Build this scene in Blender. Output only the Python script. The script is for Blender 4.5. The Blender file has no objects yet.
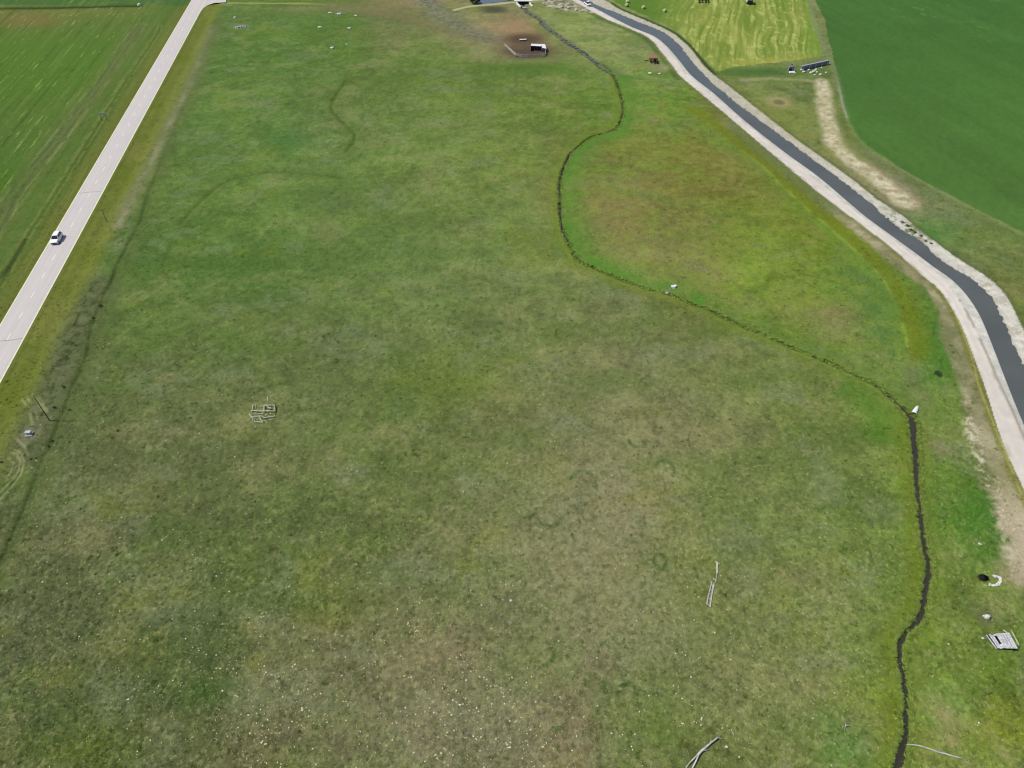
import bpy, math, random
import numpy as np
from mathutils import Vector, Matrix
random.seed(7); rng = np.random.default_rng(11)
sc = bpy.context.scene; COL = sc.collection

# ------------------------------------------------------------------ camera / image pixel frame
H = 120.0; PITCH = math.radians(44.0); F = 711.0
cp, sp = math.cos(PITCH), math.sin(PITCH)
def G(u, v, z=0.0):
    """image pixel coordinates -> point of the land (metres) at height z"""
    a = (u-512.0)/F; b = (384.0-v)/F
    dz = -sp + b*cp; dy = cp + b*sp
    t = (z-H)/dz
    return np.array((a*t, dy*t, z))
def Gs(pts, z=0.0): return np.array([G(u, v, z) for u, v in pts])
def to_pixels(x, y):
    """land metres -> image pixel coordinates (inverse of G at z = 0)"""
    den = np.maximum(y*cp + H*sp, 45.0)
    return np.clip(512 + F*x/den, -500, 1500), np.clip(384 - F*(y*sp - H*cp)/den, -200, 1000)

cam = bpy.data.cameras.new("camera"); co = bpy.data.objects.new("camera", cam); COL.objects.link(co)
co.location = (0, 0, H); co.rotation_euler = (math.pi/2 - PITCH, 0, 0)
cam.sensor_width = 36; cam.lens = 36*F/1024; cam.clip_start = 1; cam.clip_end = 20000
sc.camera = co
sc.cycles.pixel_filter_type = 'BLACKMAN_HARRIS'; sc.cycles.filter_width = 1.15

# ------------------------------------------------------------------ light
SUN_EL = math.radians(55); SUN_AZ = math.radians(-88)       # from the left of the photograph
w = bpy.data.worlds.new("World"); sc.world = w; w.use_nodes = True
nt = w.node_tree; bg = nt.nodes['Background']; sky = nt.nodes.new('ShaderNodeTexSky')
sky.sky_type = 'NISHITA'; sky.sun_disc = False; sky.sun_elevation = SUN_EL; sky.sun_rotation = SUN_AZ
nt.links.new(sky.outputs[0], bg.inputs[0]); bg.inputs[1].default_value = 0.10
sl = bpy.data.lights.new("sun", 'SUN'); sl.energy = 4.2; sl.angle = math.radians(0.53); sl.color = (1, 0.965, 0.91)
so = bpy.data.objects.new("sun", sl); COL.objects.link(so)
sdir = Vector((math.sin(SUN_AZ)*math.cos(SUN_EL), math.cos(SUN_AZ)*math.cos(SUN_EL), math.sin(SUN_EL)))
so.rotation_euler = sdir.to_track_quat('Z', 'Y').to_euler(); so.location = sdir*300
sc.view_settings.view_transform = 'Standard'; sc.view_settings.look = 'None'; sc.view_settings.exposure = 0
K = np.array((1.36, 1.36, 1.46))                                # daylight on level ground: reflected = albedo * K

def lin(c):
    c = np.asarray(c, float)/255.0
    return np.where(c <= .04045, c/12.92, ((c+.055)/1.055)**2.4)
def alb(r, g, b): return tuple(np.clip(lin((r, g, b))/K, 0.004, 0.85))

# ------------------------------------------------------------------ numpy noise
def _h(i, j, s):
    n = (i.astype(np.int64)*374761393 + j.astype(np.int64)*668265263 + s*1274126177) & 0x7fffffff
    n = ((n ^ (n >> 13))*1274126177) & 0x7fffffff
    n = ((n ^ (n >> 15))*2246822519) & 0x7fffffff
    return ((n ^ (n >> 16)) & 0xffff)/32767.5 - 1.0
def vn(x, y, s=0):
    i = np.floor(x); j = np.floor(y); fx = x-i; fy = y-j
    fx = fx*fx*(3-2*fx); fy = fy*fy*(3-2*fy)
    a = _h(i, j, s); b = _h(i+1, j, s); c = _h(i, j+1, s); d = _h(i+1, j+1, s)
    return (a*(1-fx)+b*fx)*(1-fy) + (c*(1-fx)+d*fx)*fy
def fbm(x, y, s=0, o=4, g=.55):
    t = 0; amp = 1; n = 0; c, q = math.cos(.6), math.sin(.6)
    for k in range(o):
        t = t + amp*vn(x, y, s+17*k); n += amp; amp *= g
        x, y = (x*c-y*q)*2.03+3.1, (x*q+y*c)*2.03-1.7
    return t/n*1.6
def sst(a, b, x):
    t = np.clip((x-a)/(b-a), 0, 1); return t*t*(3-2*t)

# ------------------------------------------------------------------ polylines
def smooth(P, step=2.0):
    P = np.asarray(P, float)[:, :2]
    Q = np.vstack([2*P[0]-P[1], P, 2*P[-1]-P[-2]]); out = []
    for i in range(1, len(Q)-2):
        p0, p1, p2, p3 = Q[i-1:i+3]; n = max(1, int(np.linalg.norm(p2-p1)/step))
        for k in range(n):
            t = k/n
            out.append(.5*((2*p1)+(p2-p0)*t+(2*p0-5*p1+4*p2-p3)*t*t+(3*p1-p0-3*p2+p3)*t**3))
    out.append(P[-1]); return np.array(out)
def near(P, x, y, maxd):
    """distance, arc length, signed side to polyline P for points closer than maxd"""
    d2 = np.full(x.shape, 1e12); S = np.zeros(x.shape); side = np.ones(x.shape); s0 = 0
    pre = np.where((x > P[:, 0].min()-maxd) & (x < P[:, 0].max()+maxd) & (y > P[:, 1].min()-maxd) & (y < P[:, 1].max()+maxd))[0]
    xs = x[pre]; ys = y[pre]
    for a, b in zip(P[:-1], P[1:]):
        e = b-a; l = math.hypot(*e)
        if l < 1e-6: continue
        m = np.where((xs > min(a[0], b[0])-maxd) & (xs < max(a[0], b[0])+maxd) & (ys > min(a[1], b[1])-maxd) & (ys < max(a[1], b[1])+maxd))[0]
        if len(m):
            k = pre[m]; px = xs[m]-a[0]; py = ys[m]-a[1]
            t = np.clip((px*e[0]+py*e[1])/(l*l), 0, 1)
            q = (px-t*e[0])**2+(py-t*e[1])**2; b_ = q < d2[k]; kb = k[b_]
            d2[kb] = q[b_]; S[kb] = s0+t[b_]*l
            side[kb] = np.where((e[0]*py-e[1]*px)[b_] < 0, 1, -1)     # +1 = right of travel
        s0 += l
    return np.sqrt(d2), S, side
def inside(poly, u, v):
    r = np.zeros(u.shape, bool); n = len(poly)
    for i in range(n):
        (x0, y0), (x1, y1) = poly[i], poly[(i+1) % n]
        if y0 == y1: continue
        r ^= ((y0 > v) != (y1 > v)) & (u < (x1-x0)*(v-y0)/(y1-y0)+x0)
    return r

# ------------------------------------------------------------------ lines of the place, in image pixels
creek_pts = [(522,4),(527,11),(540,19),(547,27),(565,40),(580,50),(592,59),(602,67),(612,74),(616,80),(619,90),(622,100),(623,112),(619,124),(613,130),(600,134),
 (590,137),(580,145),(570,154),(566,162),(562,172),(559.5,185),(560,200),(560,210),(561,221),(563.5,232),(569,244),(575,256),(582,262),(593,267),
 (606,273),(618,278),(632,283),(649,289),(665,293),(677,297),(692,303.5),(706,308),(720,315),(740,325),(768,336),(785.5,344.5),(805.5,352.5),(833,364),
 (850.5,372.5),(873,383),(888,394),(900.5,406),(908,414.5),(913,422.5),(914,440),(916,460),(916.7,483),(919.5,503),(922.4,529),(925,549),(929,566),(928.3,576),
 (926.5,587),(924,605),(919.7,620),(908,631),(900.5,643),(900,656),(902,669),(904.5,682),(906,700),(906,716),(906.5,731),(902.5,746),(898.7,762),(897,780),(894,810),(896,850)]
CREEK = smooth(Gs(creek_pts), 1.0)
creek_len = np.concatenate([[0], np.cumsum(np.linalg.norm(np.diff(CREEK, axis=0), axis=1))])
def creek_s(u, v):
    g = G(u, v); return float(creek_len[np.argmin(np.linalg.norm(CREEK-g[:2], axis=1))])
_ck = sorted([(0, 1.5), (creek_s(547,27), 1.3), (creek_s(580,50), 1.5), (creek_s(612,74), .8), (creek_s(622,105), .55), (creek_s(600,134), .5), (creek_s(562,172), .8), (creek_s(561,221), .65),
       (creek_s(593,267), .42), (creek_s(677,297), .38), (creek_s(833,364), .42), (creek_s(900,406), .6), (creek_s(911,419), 1.15), (creek_s(916,460), .95), (creek_s(919,503), .7),
       (creek_s(925,549), .85), (creek_s(927,583), .8), (creek_s(902,645), .7), (creek_s(904,700), .62), (creek_s(906,725), .8), (creek_s(899,760), .85), (creek_len[-1], .8)])
_cs = creek_s(900,406); _cu = creek_s(610,73)
creek_w = lambda s: np.interp(s, [k[0] for k in _ck], [k[1] for k in _ck])*np.where(s < _cu, 1.25, np.where(s < _cs, .55, .92))*(1+np.where(s < _cs, 1, .6)*(.30*vn(s/3.5, s*0+.5, 201)+.24*vn(s/1.1, s*0+.5, 203)))

can_c = [(520,-36),(560,-13),(594.5,6),(614,15),(634,24),(650,30.5),(661,36),(671,43),(680,54),(696.5,73.5),(719.5,92.5),(751,119),(791,149.5),(825,172),(861,202),(896,228),(941,261),
         (972,289),(991,318),(1009,354),(1034,412),(1062,480),(1092,560),(1130,700)]
ZW = -0.25; ZB = 0.2
CAN = smooth(Gs(can_c, ZW), 2.5)
edge = dict(
 LE=([(500,-44),(540,-20),(572,0),(588,9),(604.5,18),(621,25),(642,34),(652.6,41),(662,52.7),(672.5,65.6),(680,75.6),(697,90),(731.5,119),(769,151),(817,191),(870,231),(894,250),(912,265.5),(928,280),(939,289),(954,311),(965,334),(978,368),(984,384),(1003,443),(1024,490),(1052,560),(1090,700)], ZB),
 WL=([(510,-40),(552,-14),(593,7),(613,17.6),(632.7,27.5),(646.7,33),(657,38),(668,47.5),(680,61.5),(692,76),(715,94.5),(745,121),(785,152.5),(818,176.5),(854,207),(870,220),(901,242.5),(920,256.5),(933,266.5),(952,280),(968,297),(980.5,317),(993,347),(1003,373),(1021,418),(1048,480),(1080,560),(1118,700)], ZW),
 WR=([(530,-34),(566,-12),(596,4.7),(616,12.3),(636,21),(654,28),(665.5,33.4),(672.5,38.7),(680,46),(695,65),(715,85),(742,107),(780,135),(818,163),(845,183),(870,203),(901,229),(920,240.5),(932,252),(952,267),(972,280),(992,298),(1002,318),(1013,342),(1024,365),(1046,412),(1076,480),(1102,560),(1142,700)], ZW),
 OR=([(545,-34),(575,-15),(604.5,0),(618.6,8.8),(636,16.4),(659.6,26.5),(672.5,33),(680,39),(690,48),(707,69),(730,87),(760,111),(800,142),(842,172),(868,192),(877,199.5),(894,210),(909,221),(923,233),(938,244),(960,260),(978,271),(993,282),(1004,293),(1013,308),(1024,331),(1056,395),(1090,480),(1118,560),(1160,700)], ZB))
def _frame(P):
    d, s, sd = near(CAN, P[:, 0], P[:, 1], 60); return s, d*sd
# side: +1 = right of travel (travel is towards the viewer, so right of travel = left in the photograph)
off = {}
for k_, (pts, z_) in edge.items():
    s_, o_ = _frame(smooth(Gs(pts, z_), 2.0)); i_ = np.argsort(s_); off[k_] = (s_[i_], o_[i_])
def O(name, s): return np.interp(s, *off[name])
gi_s, gi_o = _frame(smooth(Gs([(955,292),(969,316),(977,333),(986.5,353),(997,378),(1006.5,398),(1020,428),(1046,490)], ZB), 2.0))
_j = np.argsort(gi_s); gi_s = gi_s[_j]; gi_o = gi_o[_j]
def GI(s):
    d = O('WL', s) + .32*(O('LE', s)-O('WL', s))
    t = sst(gi_s[0]-25, gi_s[0]+4, s); return d*(1-t)+np.interp(s, gi_s, gi_o)*t

# highway
RL = Gs([(0,326),(186,10)]); RR = Gs([(8,372),(201.5,10)])
r_dir = (RL[1]-RL[0])[:2]; r_dir /= np.linalg.norm(r_dir); r_nrm = np.array((r_dir[1], -r_dir[0]))   # nrm points right (towards the meadow)
r_o = (RL[0][:2]+RR[0][:2])/2
e0 = float(np.mean([(p[:2]-r_o)@r_nrm for p in RL])); e1 = float(np.mean([(p[:2]-r_o)@r_nrm for p in RR]))
rc = (e0+e1)/2; r_o = r_o+r_nrm*rc; RW = (e1-e0)/2

crop_poly = [(815,-200),(815,0),(825,20),(828,40),(832,52),(835,67),(840,87),(844,107),(849,125),(860,141),(875,153),(900,169),(928,185),(958,200),(993,217),(1024,232),(1200,320),(1600,500),(1600,-200)]
hay_poly = [(540,-200),(600,-8),(622,6),(640,13),(664,24),(680,34),(695,50),(716,71),(735,67),(770,63),(797,61),(822,56),(820,36),(814,14),(808,0),(800,-200)]
left_poly_x = lambda v: 128 - (v-30)*0.70

# hand-read ground colours: (u, v, r, g, b)
CP = np.array([
 (225,20,84,108,50),(260,50,82,110,46),(330,40,86,114,44),(420,60,92,116,50),(480,90,98,122,50),(560,100,96,120,46),(400,20,110,112,70),(460,20,116,118,78),(500,25,130,126,84),
 (540,60,105,120,62),(570,25,128,142,80),(600,45,130,142,82),(640,50,134,146,88),(650,75,104,130,58),(560,70,98,124,52),(600,100,92,122,44),
 (260,100,92,116,54),(320,130,96,116,62),(390,120,102,122,60),(460,140,104,124,60),(520,160,106,126,58),(250,150,94,114,56),(200,130,90,112,54),(180,180,94,114,54),(280,200,100,120,58),
 (360,190,98,118,56),(440,190,104,122,60),(500,220,102,122,60),(540,250,106,122,66),(200,230,90,110,52),(300,240,92,114,54),(400,240,96,116,58),(180,265,80,104,46),(260,265,80,104,46),
 (340,280,94,112,58),(420,290,98,116,62),(500,300,100,116,64),(560,310,106,120,66),(620,320,108,120,68),(140,310,86,106,50),(220,320,90,108,54),(300,340,96,110,60),(380,350,98,112,62),
 (460,360,104,118,62),(540,370,110,118,70),(620,380,112,118,74),(700,360,112,122,70),(760,360,110,124,66),(800,400,112,128,64),(860,420,108,126,60),
 (120,380,92,104,58),(180,420,94,104,60),(260,410,98,108,62),(340,420,98,110,62),(420,410,102,116,60),(500,430,106,114,66),(580,430,112,116,74),(660,430,116,118,76),(740,440,114,122,72),(820,470,108,124,64),
 (60,480,88,98,58),(130,490,92,102,60),(220,490,92,104,58),(300,500,88,104,54),(380,500,98,110,60),(460,500,106,114,68),(540,500,110,116,72),(620,500,118,120,80),(700,500,110,120,68),(780,520,106,122,64),(860,540,102,124,56),
 (40,560,84,94,56),(120,570,86,96,56),(200,570,84,96,54),(280,570,84,98,50),(350,580,92,102,56),(430,580,104,110,68),(510,590,104,112,70),(590,590,112,118,74),(660,590,106,118,62),(740,600,110,120,66),(820,600,108,122,64),(870,640,106,124,60),
 (30,650,84,92,58),(110,660,80,92,54),(190,650,76,90,48),(270,650,88,98,56),(350,650,102,104,68),(430,650,110,110,74),(510,660,104,112,68),(590,660,116,116,78),(650,690,100,114,56),(720,680,112,120,68),(800,680,112,122,68),
 (30,730,74,90,46),(100,745,80,94,44),(180,720,82,92,52),(260,730,96,98,64),(340,720,106,106,70),(420,730,112,112,80),(500,730,112,114,82),(570,740,118,112,80),(640,745,96,112,48),(700,745,100,114,56),(780,745,108,120,62),(850,745,90,122,50),(880,700,108,128,48),
 (590,180,118,116,62),(640,150,112,116,50),(640,200,120,116,64),(700,160,108,108,44),(740,190,104,106,40),(690,220,114,118,56),(740,230,112,128,48),(780,250,110,132,46),(650,250,118,118,66),(700,270,118,118,64),
 (720,120,108,112,52),(670,110,96,126,44),(760,290,112,134,46),(800,310,112,124,54),(840,330,116,124,66),(850,280,102,132,50),(800,230,104,118,38),(830,250,104,122,36),(880,320,98,128,54),(880,360,108,124,64),(900,380,112,124,70),(920,330,104,120,46),
 (930,330,76,118,42),(935,370,84,122,42),(940,430,104,124,56),(950,480,92,122,44),(960,520,80,118,38),(990,530,70,112,34),(950,560,100,126,52),(970,590,104,128,50),(940,620,106,130,48),(1000,610,108,128,58),(960,660,104,126,48),(1010,680,96,122,40),(950,700,106,132,60),(1000,720,114,128,50),(960,745,112,132,62),
 (760,85,104,124,62),(800,90,100,118,64),(760,110,124,134,70),(800,125,112,128,62),(850,190,130,128,84),(900,200,126,126,92),(930,215,112,122,80),(925,235,84,124,58),(970,240,104,120,66),(1010,260,98,118,58),(1000,280,112,122,60),
 (820,20,116,124,74),(836,130,104,118,56)], float)

LINES = {}
def LW(name, pts): 
    LINES[name] = smooth(Gs(pts), 3.0); return LINES[name]
fence_ditch = LW('fd', [(216,20),(205,52),(190,92),(176,125),(150,190),(140,222),(122,257),(109,286),(100,307),(92.5,327),(86,358),(75,382),(65.6,407),(51.5,440),(40.6,466),(28,497),(15.6,526),(3,555),(-40,650)])
grey_strip = LW('gs', [(213,26),(207,42),(196,72),(183,100),(168,128),(152,160),(138,186),(127,208),(118,226)])
grey_low = LW('gl', [(100,285),(85,318),(70,350),(57,385),(45,410),(28,440)])
old_ditch1 = LW('o1', [(347,80),(337,94),(332,104),(333,112),(342,121),(350,128),(355,134),(353,143),(347,150)])
old_ditch2 = LW('o2', [(180,224),(200,203),(223,184),(249,175.5),(279,171.5),(313,174),(346,178)])
left_track1 = LW('t1', [(140,26),(132,37),(95,90),(60,137),(17,190),(0,222),(-30,270)])
left_track2 = LW('t2', [(160,26),(156,35),(120,90),(57,190),(25,240),(0,285)])
left_track3 = LW('t3', [(25,240),(12,262),(0,278)])
far_ditch = LW('fr', [(-60,11),(0,9),(60,8),(138,6)])
pale_band = LW('pb', [(822,81),(824,95),(825,108),(829,128),(836,146),(850,160),(867,172),(889,189),(906,203)])
pale_bar = LW('pr', [(742,80),(760,78.5),(790,79),(812,81)])
field_ditch = LW('dt', [(808,-6),(812,14),(819,38),(827,55),(834,70),(839,88),(843,106),(847,118)])
pale_edge = LW('pe', [(847,118),(856,135),(872,150),(898,168),(928,186),(958,202),(993,219),(1024,235)])
yellow_line = LW('yl', [(690,112),(720,135),(760,165),(800,203),(840,237),(872,268),(890,292),(900,318),(907,345)])
tan_line = LW('tl', [(948,296),(958,322),(970,352),(978,384),(990,416),(1002,446),(1016,482),(1030,515)])
top_track = LW('tt', [(216,2.5),(250,3),(300,3.5),(340,6),(390,14),(430,24),(460,33),(480,40)])
wash = LW('wa', [(415,-4),(430,4),(442,16),(460,27),(478,34),(492,39)])
dam = LW('dm', [(455,10),(470,6.5),(490,5),(510,2.5),(530,1),(560,-4)])
for _k, _p in enumerate([[(22,399),(27,407),(31,416),(33,426)], [(27,397),(33,406),(37,415),(39,424)], [(32,394),(39,403),(44,411)], [(38,396),(43,404),(47,412)], [(6,450),(15,453),(20,460),(18,470),(9,482),(0,492)], [(10,447),(19,451),(24,461),(21,473),(11,487),(0,499)], [(0,456),(9,458),(13,463),(10,471),(0,483)], [(16,438),(24,446),(28,455)]]): LW('k%d' % (_k+1), _p)
creek_path = LW('cp', [(600,62),(612,70),(622,76),(640,78)])

def isx(u, v): return inside([(625,82),(690,95),(760,160),(850,240),(905,330),(905,385),(830,350),(700,300),(590,262),(565,200),(575,160),(612,138)], u, v).astype(float)
def paint(x, y):
    """surface colour (photo-like sRGB) and masks for points of the land"""
    u, v = to_pixels(x, y); N = len(x)
    wob = 7*fbm(x/18, y/18, 5, 3)
    uu = u + wob; vv = v + 5*fbm(x/18, y/18, 9, 3)
    acc = np.zeros((N, 3)); ws = np.zeros(N)
    for c in CP:
        d2 = (uu-c[0])**2 + (vv-c[1])**2*1.3
        w_ = 1/(d2+350)**2
        acc += w_[:, None]*c[2:5]; ws += w_
    col = acc/ws[:, None]
    n1 = fbm(x/30, y/22, 1); n2 = fbm(x/7, y/6, 2); n3 = fbm(x/1.7, y/1.7, 3, 3); n4 = fbm(x/14, y/9, 4)
    n5 = fbm(x/3.2, y/3.2, 8, 3)
    def mix(c, w_, amp=1.0):
        nonlocal col
        w_ = np.clip(w_*amp, 0, 1); col = col + (np.asarray(c, float)-col)*w_[:, None]
    # patchiness of the pasture
    col *= (1 + .06*n1 + .085*n2 + .085*n3)[:, None]
    mix((76, 99, 40), sst(.15, .7, n4+.45*n2), .44)
    mix((128, 123, 84), sst(.2, .9, -n4+.45*n2+.2*n3), .36)
    mix((112, 122, 44), sst(.4, 1.0, n1*.7+fbm(x/9, y/9, 21)*.7), .36)
    mix((112, 122, 92), sst(.25, .8, fbm(x/11, y/8, 23)+.3*n3), .4)
    dry = sst(380, 700, v)*.7 + .15
    dry = dry*(.55+.6*sst(-.3, .5, fbm(x/12, y/12, 31)))
    hi = np.exp(-((u-470)/170)**2-((v-740)/110)**2); dry = dry+.5*hi
    dry *= 1-.6*np.exp(-((u-940)/90)**2)*(v > 250)
    gz = np.zeros(N)
    # dark horizontal swale and soft marks in the meadow
    mix((74, 98, 42), np.exp(-((v-263-3*n4)/9)**2)*sst(95, 150, u)*(1-sst(260, 350, u)), .75)
    for (a, b, ra, rb, cc, k) in [(288,140,22,12,(66,104,46),.7),(330,200,25,12,(84,100,62),.5),(420,250,60,16,(86,110,56),.4),(460,385,60,22,(92,112,34),.5),(400,405,18,14,(80,108,58),.45),(925,412,9,15,(134,132,88),.6),(920,395,12,7,(136,136,92),.5),(472,17,8,3,(160,148,104),.6),(484,25,9,3,(164,140,106),.6),(520,440,35,12,(80,104,48),.5),
                             (200,690,40,18,(64,96,36),.6),(80,750,60,14,(82,100,30),.5),(190,640,60,16,(68,86,38),.5),(285,600,40,10,(66,96,34),.5),(655,715,24,34,(88,114,38),.7),(690,590,30,40,(96,112,42),.5),
                             (700,175,50,30,(116,110,50),.5),(620,225,36,30,(126,114,70),.5),(780,200,40,24,(100,104,36),.5),(740,165,40,18,(118,112,54),.4),(835,310,26,12,(128,118,74),.6),(590,540,70,60,(124,120,86),.45),
                             (450,655,30,20,(120,108,78),.5),(985,520,26,30,(64,110,34),.75),(940,352,16,34,(66,116,38),.6),(843,745,22,16,(80,120,52),.6),(925,236,34,12,(72,118,50),.6),(1012,640,26,20,(92,124,44),.4),(1010,735,40,26,(104,120,20),.5),
                             (400,3,40,4,(150,126,92),.5),(425,1,26,4,(158,130,100),.55),(340,22,90,8,(80,112,48),.5),(330,10,60,4,(112,112,74),.6),(500,30,30,8,(150,126,86),.5),(150,480,60,24,(100,104,64),.4)]:
        q = ((u-a)/ra)**2+((v-b)/rb)**2
        mix(cc, np.exp(-q*np.maximum(.3, 1+.4*n2)), k*(1+.0*n3))
    it = inside([(625,90),(690,100),(760,165),(830,240),(760,250),(660,240),(600,230),(580,190),(590,150)], u, v).astype(float); mix((128, 114, 62), it*sst(.1, .9, fbm(x/7, y/5, 221)+.35*n3), .5); mix((122, 132, 56), isx(u, v)*sst(.0, .8, fbm(x/6, y/4, 225)+.5*n3), .5); mix((108, 130, 42), isx(u, v)*sst(.1, .8, fbm(x/9, y/6, 223)+.4*n3), .4)
    dz = np.exp(-((u-590)/95)**2-((v-520)/120)**2)+np.exp(-((u-430)/130)**2-((v-715)/80)**2)+.8*np.exp(-((u-650)/70)**2-((v-630)/60)**2)+.5*np.exp(-((u-760)/90)**2-((v-690)/60)**2); mix((131, 131, 99), dz*(.45+.55*sst(-.5, .5, n4+.5*n2+.4*n3)), .55)
    # fairy rings
    for (a, b, r, k0, k1) in [(583,484,13,-2.8,.5),(549,512,13,.3,2.8),(637,440,8,0,3.4),(660,561,6,0,6.3),(570,515,9,-3,0),(525,505,12,.2,3),(596,690,9,-3,1),(630,700,12,-3.1,-.3),(608,655,10,-3,.6),(400,640,9,-3,.4),(545,655,8,-1,2.5),(665,470,9,-3,1),(556,715,10,-2,2)]:
        g = G(a, b); px = 1.0/F*math.hypot(g[1], H)
        R = r*px; dx = x-g[0]; dy = y-g[1]; d = np.hypot(dx, dy*.8); an = np.arctan2(dy, dx)
        mid = (k0+k1)/2; dd = np.abs((an+mid+math.pi) % (2*math.pi)-math.pi)
        mix((60, 84, 38), np.exp(-((d-R)/(.35+.1*R*.2))**2)*(dd < (k1-k0)/2)*(.5+.5*n5), .8)
    isl = inside([(625,82),(690,95),(760,160),(850,240),(905,330),(905,385),(830,350),(700,300),(590,262),(565,200),(575,160),(612,138)], u, v); col = col*np.array((1.065, 1.055, 1.06)) + np.array((5, 4, 6.)) + isl[:, None]*np.array((0, 4, 0.)); col = col + (np.exp(-((u-220)/230)**2-((v-190)/170)**2))[:, None]*np.array((-4, 4, -2.)); tex = .45+.55*sst(250, 620, v)
    fine = fbm(x/.55, y/.55, 301, 2); col *= (1+.085*fine*tex)[:, None]
    mix((164, 164, 112), sst(.38, .85, fbm(x/.7, y/.7, 303, 2)+.25*n2)*tex, .42); mix((68, 86, 42), sst(.42, .9, fbm(x/.9, y/.9, 305, 2)-.2*n2)*tex, .34)
    # irrigation lines
    for nm, wd, cc, k in [('o1', .65, (64, 84, 36), .65), ('o2', .6, (70, 92, 40), .5)]:
        d, s, sd = near(LINES[nm], x, y, 8); mix(cc, np.exp(-(d/wd)**2)*(.75+.4*n5), k); mix((88, 112, 44), np.exp(-(d/3.2)**2), .35)
    # highway verges
    o = (x-r_o[0])*r_nrm[0]+(y-r_o[1])*r_nrm[1]; al = (x-r_o[0])*r_dir[0]+(y-r_o[1])*r_dir[1]
    q = o-RW
    ver = sst(-1, .6, q)*(1-sst(7, 12.5, q+1.3*n2)); mix((116, 126, 54), ver, .95); mix((108, 121, 40), ver*sst(-.1, .8, n4+n2*.5), .75); mix((132, 132, 66), ver*sst(.1, .8, -n4+n3*.4), .5)
    mix((96, 104, 46), sst(.3, .8, q)*(1-sst(.8, 2.0, q+.3*n3)), .5)
    d, s, sd = near(LINES['gs'], x, y, 12); mix((128, 130, 92), np.exp(-((d+.8*n5)/2.9)**2), .85); mix((156, 156, 120), np.exp(-((d+.6*n5)/1.2)**2)*sst(0, .7, fbm(x/9, y/9, 41)+.3), .6)
    d, s, sd = near(LINES['gl'], x, y, 20); wgl = np.exp(-((d+1.2*n5)/4.5)**2); mix((100, 106, 74), wgl, .8); mix((52, 64, 34), wgl*sst(.15, .5, n3+.2*n5), .5); mix((134, 138, 104), wgl*sst(.3, .7, -n3), .4)
    d, s, sd = near(LINES['fd'], x, y, 14)
    mix((96, 110, 58), np.exp(-((d-2.2)/2.0)**2)*(sd < 0), .25)
    mix((62, 76, 36), np.exp(-((d+.25*n5)/(.30+.002*s))**2)*(.55+.9*n5+.3*n2)*sst(60, 190, s)*(.45+.55*sst(150, 240, s)), .85); mix((84, 100, 52), np.exp(-((d)/1.8)**2), .35)
    mix((56, 70, 32), np.exp(-((d-4.6)/.4)**2)*(sd > 0)*sst(0, .4, n5+.1)*(v > 285), .7)
    # turned hay trails on the verge
    for nm in ('k1', 'k2', 'k3', 'k4', 'k5', 'k6', 'k7', 'k8'):
        d, s_, sd_ = near(LINES[nm], x, y, 4); mix((160, 162, 112), np.exp(-((d+.15*n3)/.26)**2)*sst(-.9, .1, n5), .75)
    g = G(30, 434); d = np.hypot(x-g[0], (y-g[1])*.8); mix((150, 146, 120), np.exp(-(d/2.6)**4)*(.6+.4*n3), .75)
    # left field beyond the highway
    lf = sst(0, .5, -o-RW); base = np.array((92, 116, 50.))
    mix(base, lf, .9)
    mix((108, 112, 50), lf*(1-sst(3, 7, -q-2*RW+n2)), .8)
    deep = lf*sst(14, 26, -q-2*RW)
    mix((86, 122, 42), deep*np.exp(-((v-70)/40)**2), .85); mix((80, 114, 44), deep*sst(100, 160, v), .5); mix((70, 110, 26), deep*np.exp(-((u-15)/30)**2-((v-190)/22)**2), .6)
    mix((128, 112, 66), deep*np.exp(-((u-25)/45)**2-((v-19)/9)**2), .9); mix((112, 118, 60), deep*np.exp(-((v-14)/6)**2), .6); mix((72, 108, 52), lf*(v < 5), .8)
    st = fbm(o/1.3, al/42, 51, 3); st2 = fbm(o/.55, al/16, 53, 3)
    mix((122, 138, 74), lf*sst(.35, .9, st+.2*st2), .35); mix((62, 86, 36), lf*sst(.4, .95, -st+.2*st2), .35)
    mix((150, 178, 92), deep*sst(.90, 1.06, fbm(o/.6, al/12, 57, 2)), .65)
    d, s, sd = near(LINES['t1'], x, y, 16); mix((112, 120, 72), np.exp(-((d+.5*n5)/4.2)**2)*(v > 22), .5); mix((84, 90, 68), np.exp(-((d-1.3)/.45)**2)*sst(-.6, .2, n2+.5*st2), .7); mix((84, 90, 66), np.exp(-((d-2.6)/.35)**2)*sst(-.2, .4, -n2+.5*st2), .6)
    for ol, wl_, cl_, kl in [(9.5, .35, (146, 146, 92), .4), (16.5, .4, (134, 132, 84), .4), (25, .5, (130, 124, 80), .45), (33, .5, (120, 124, 74), .4), (38, .4, (66, 84, 40), .4)]: mix(cl_, np.exp(-((-o-RW-ol)/wl_)**2)*sst(-.5, .4, st2+.6*n2), kl)
    mix((150, 150, 110), np.exp(-((d-3.0)/.45)**2)*sst(-.2, .3, st2+n2*.4), .55)
    d, s, sd = near(LINES['t2'], x, y, 8); mix((138, 142, 78), np.exp(-((d-.9)/.4)**2)*sst(-.6, 0, n5), .65); mix((82, 96, 40), np.exp(-(d/.5)**2), .4)
    d, s, sd = near(LINES['t3'], x, y, 8); mix((58, 72, 34), np.exp(-(d/.9)**2), .7)
    d, s, sd = near(LINES['fr'], x, y, 25); mix((52, 66, 28), np.exp(-(d/2.0)**2), .85); mix((124, 130, 82), np.exp(-((d-6)/3)**2)*sst(-.2, .5, n2), .4)
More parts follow.
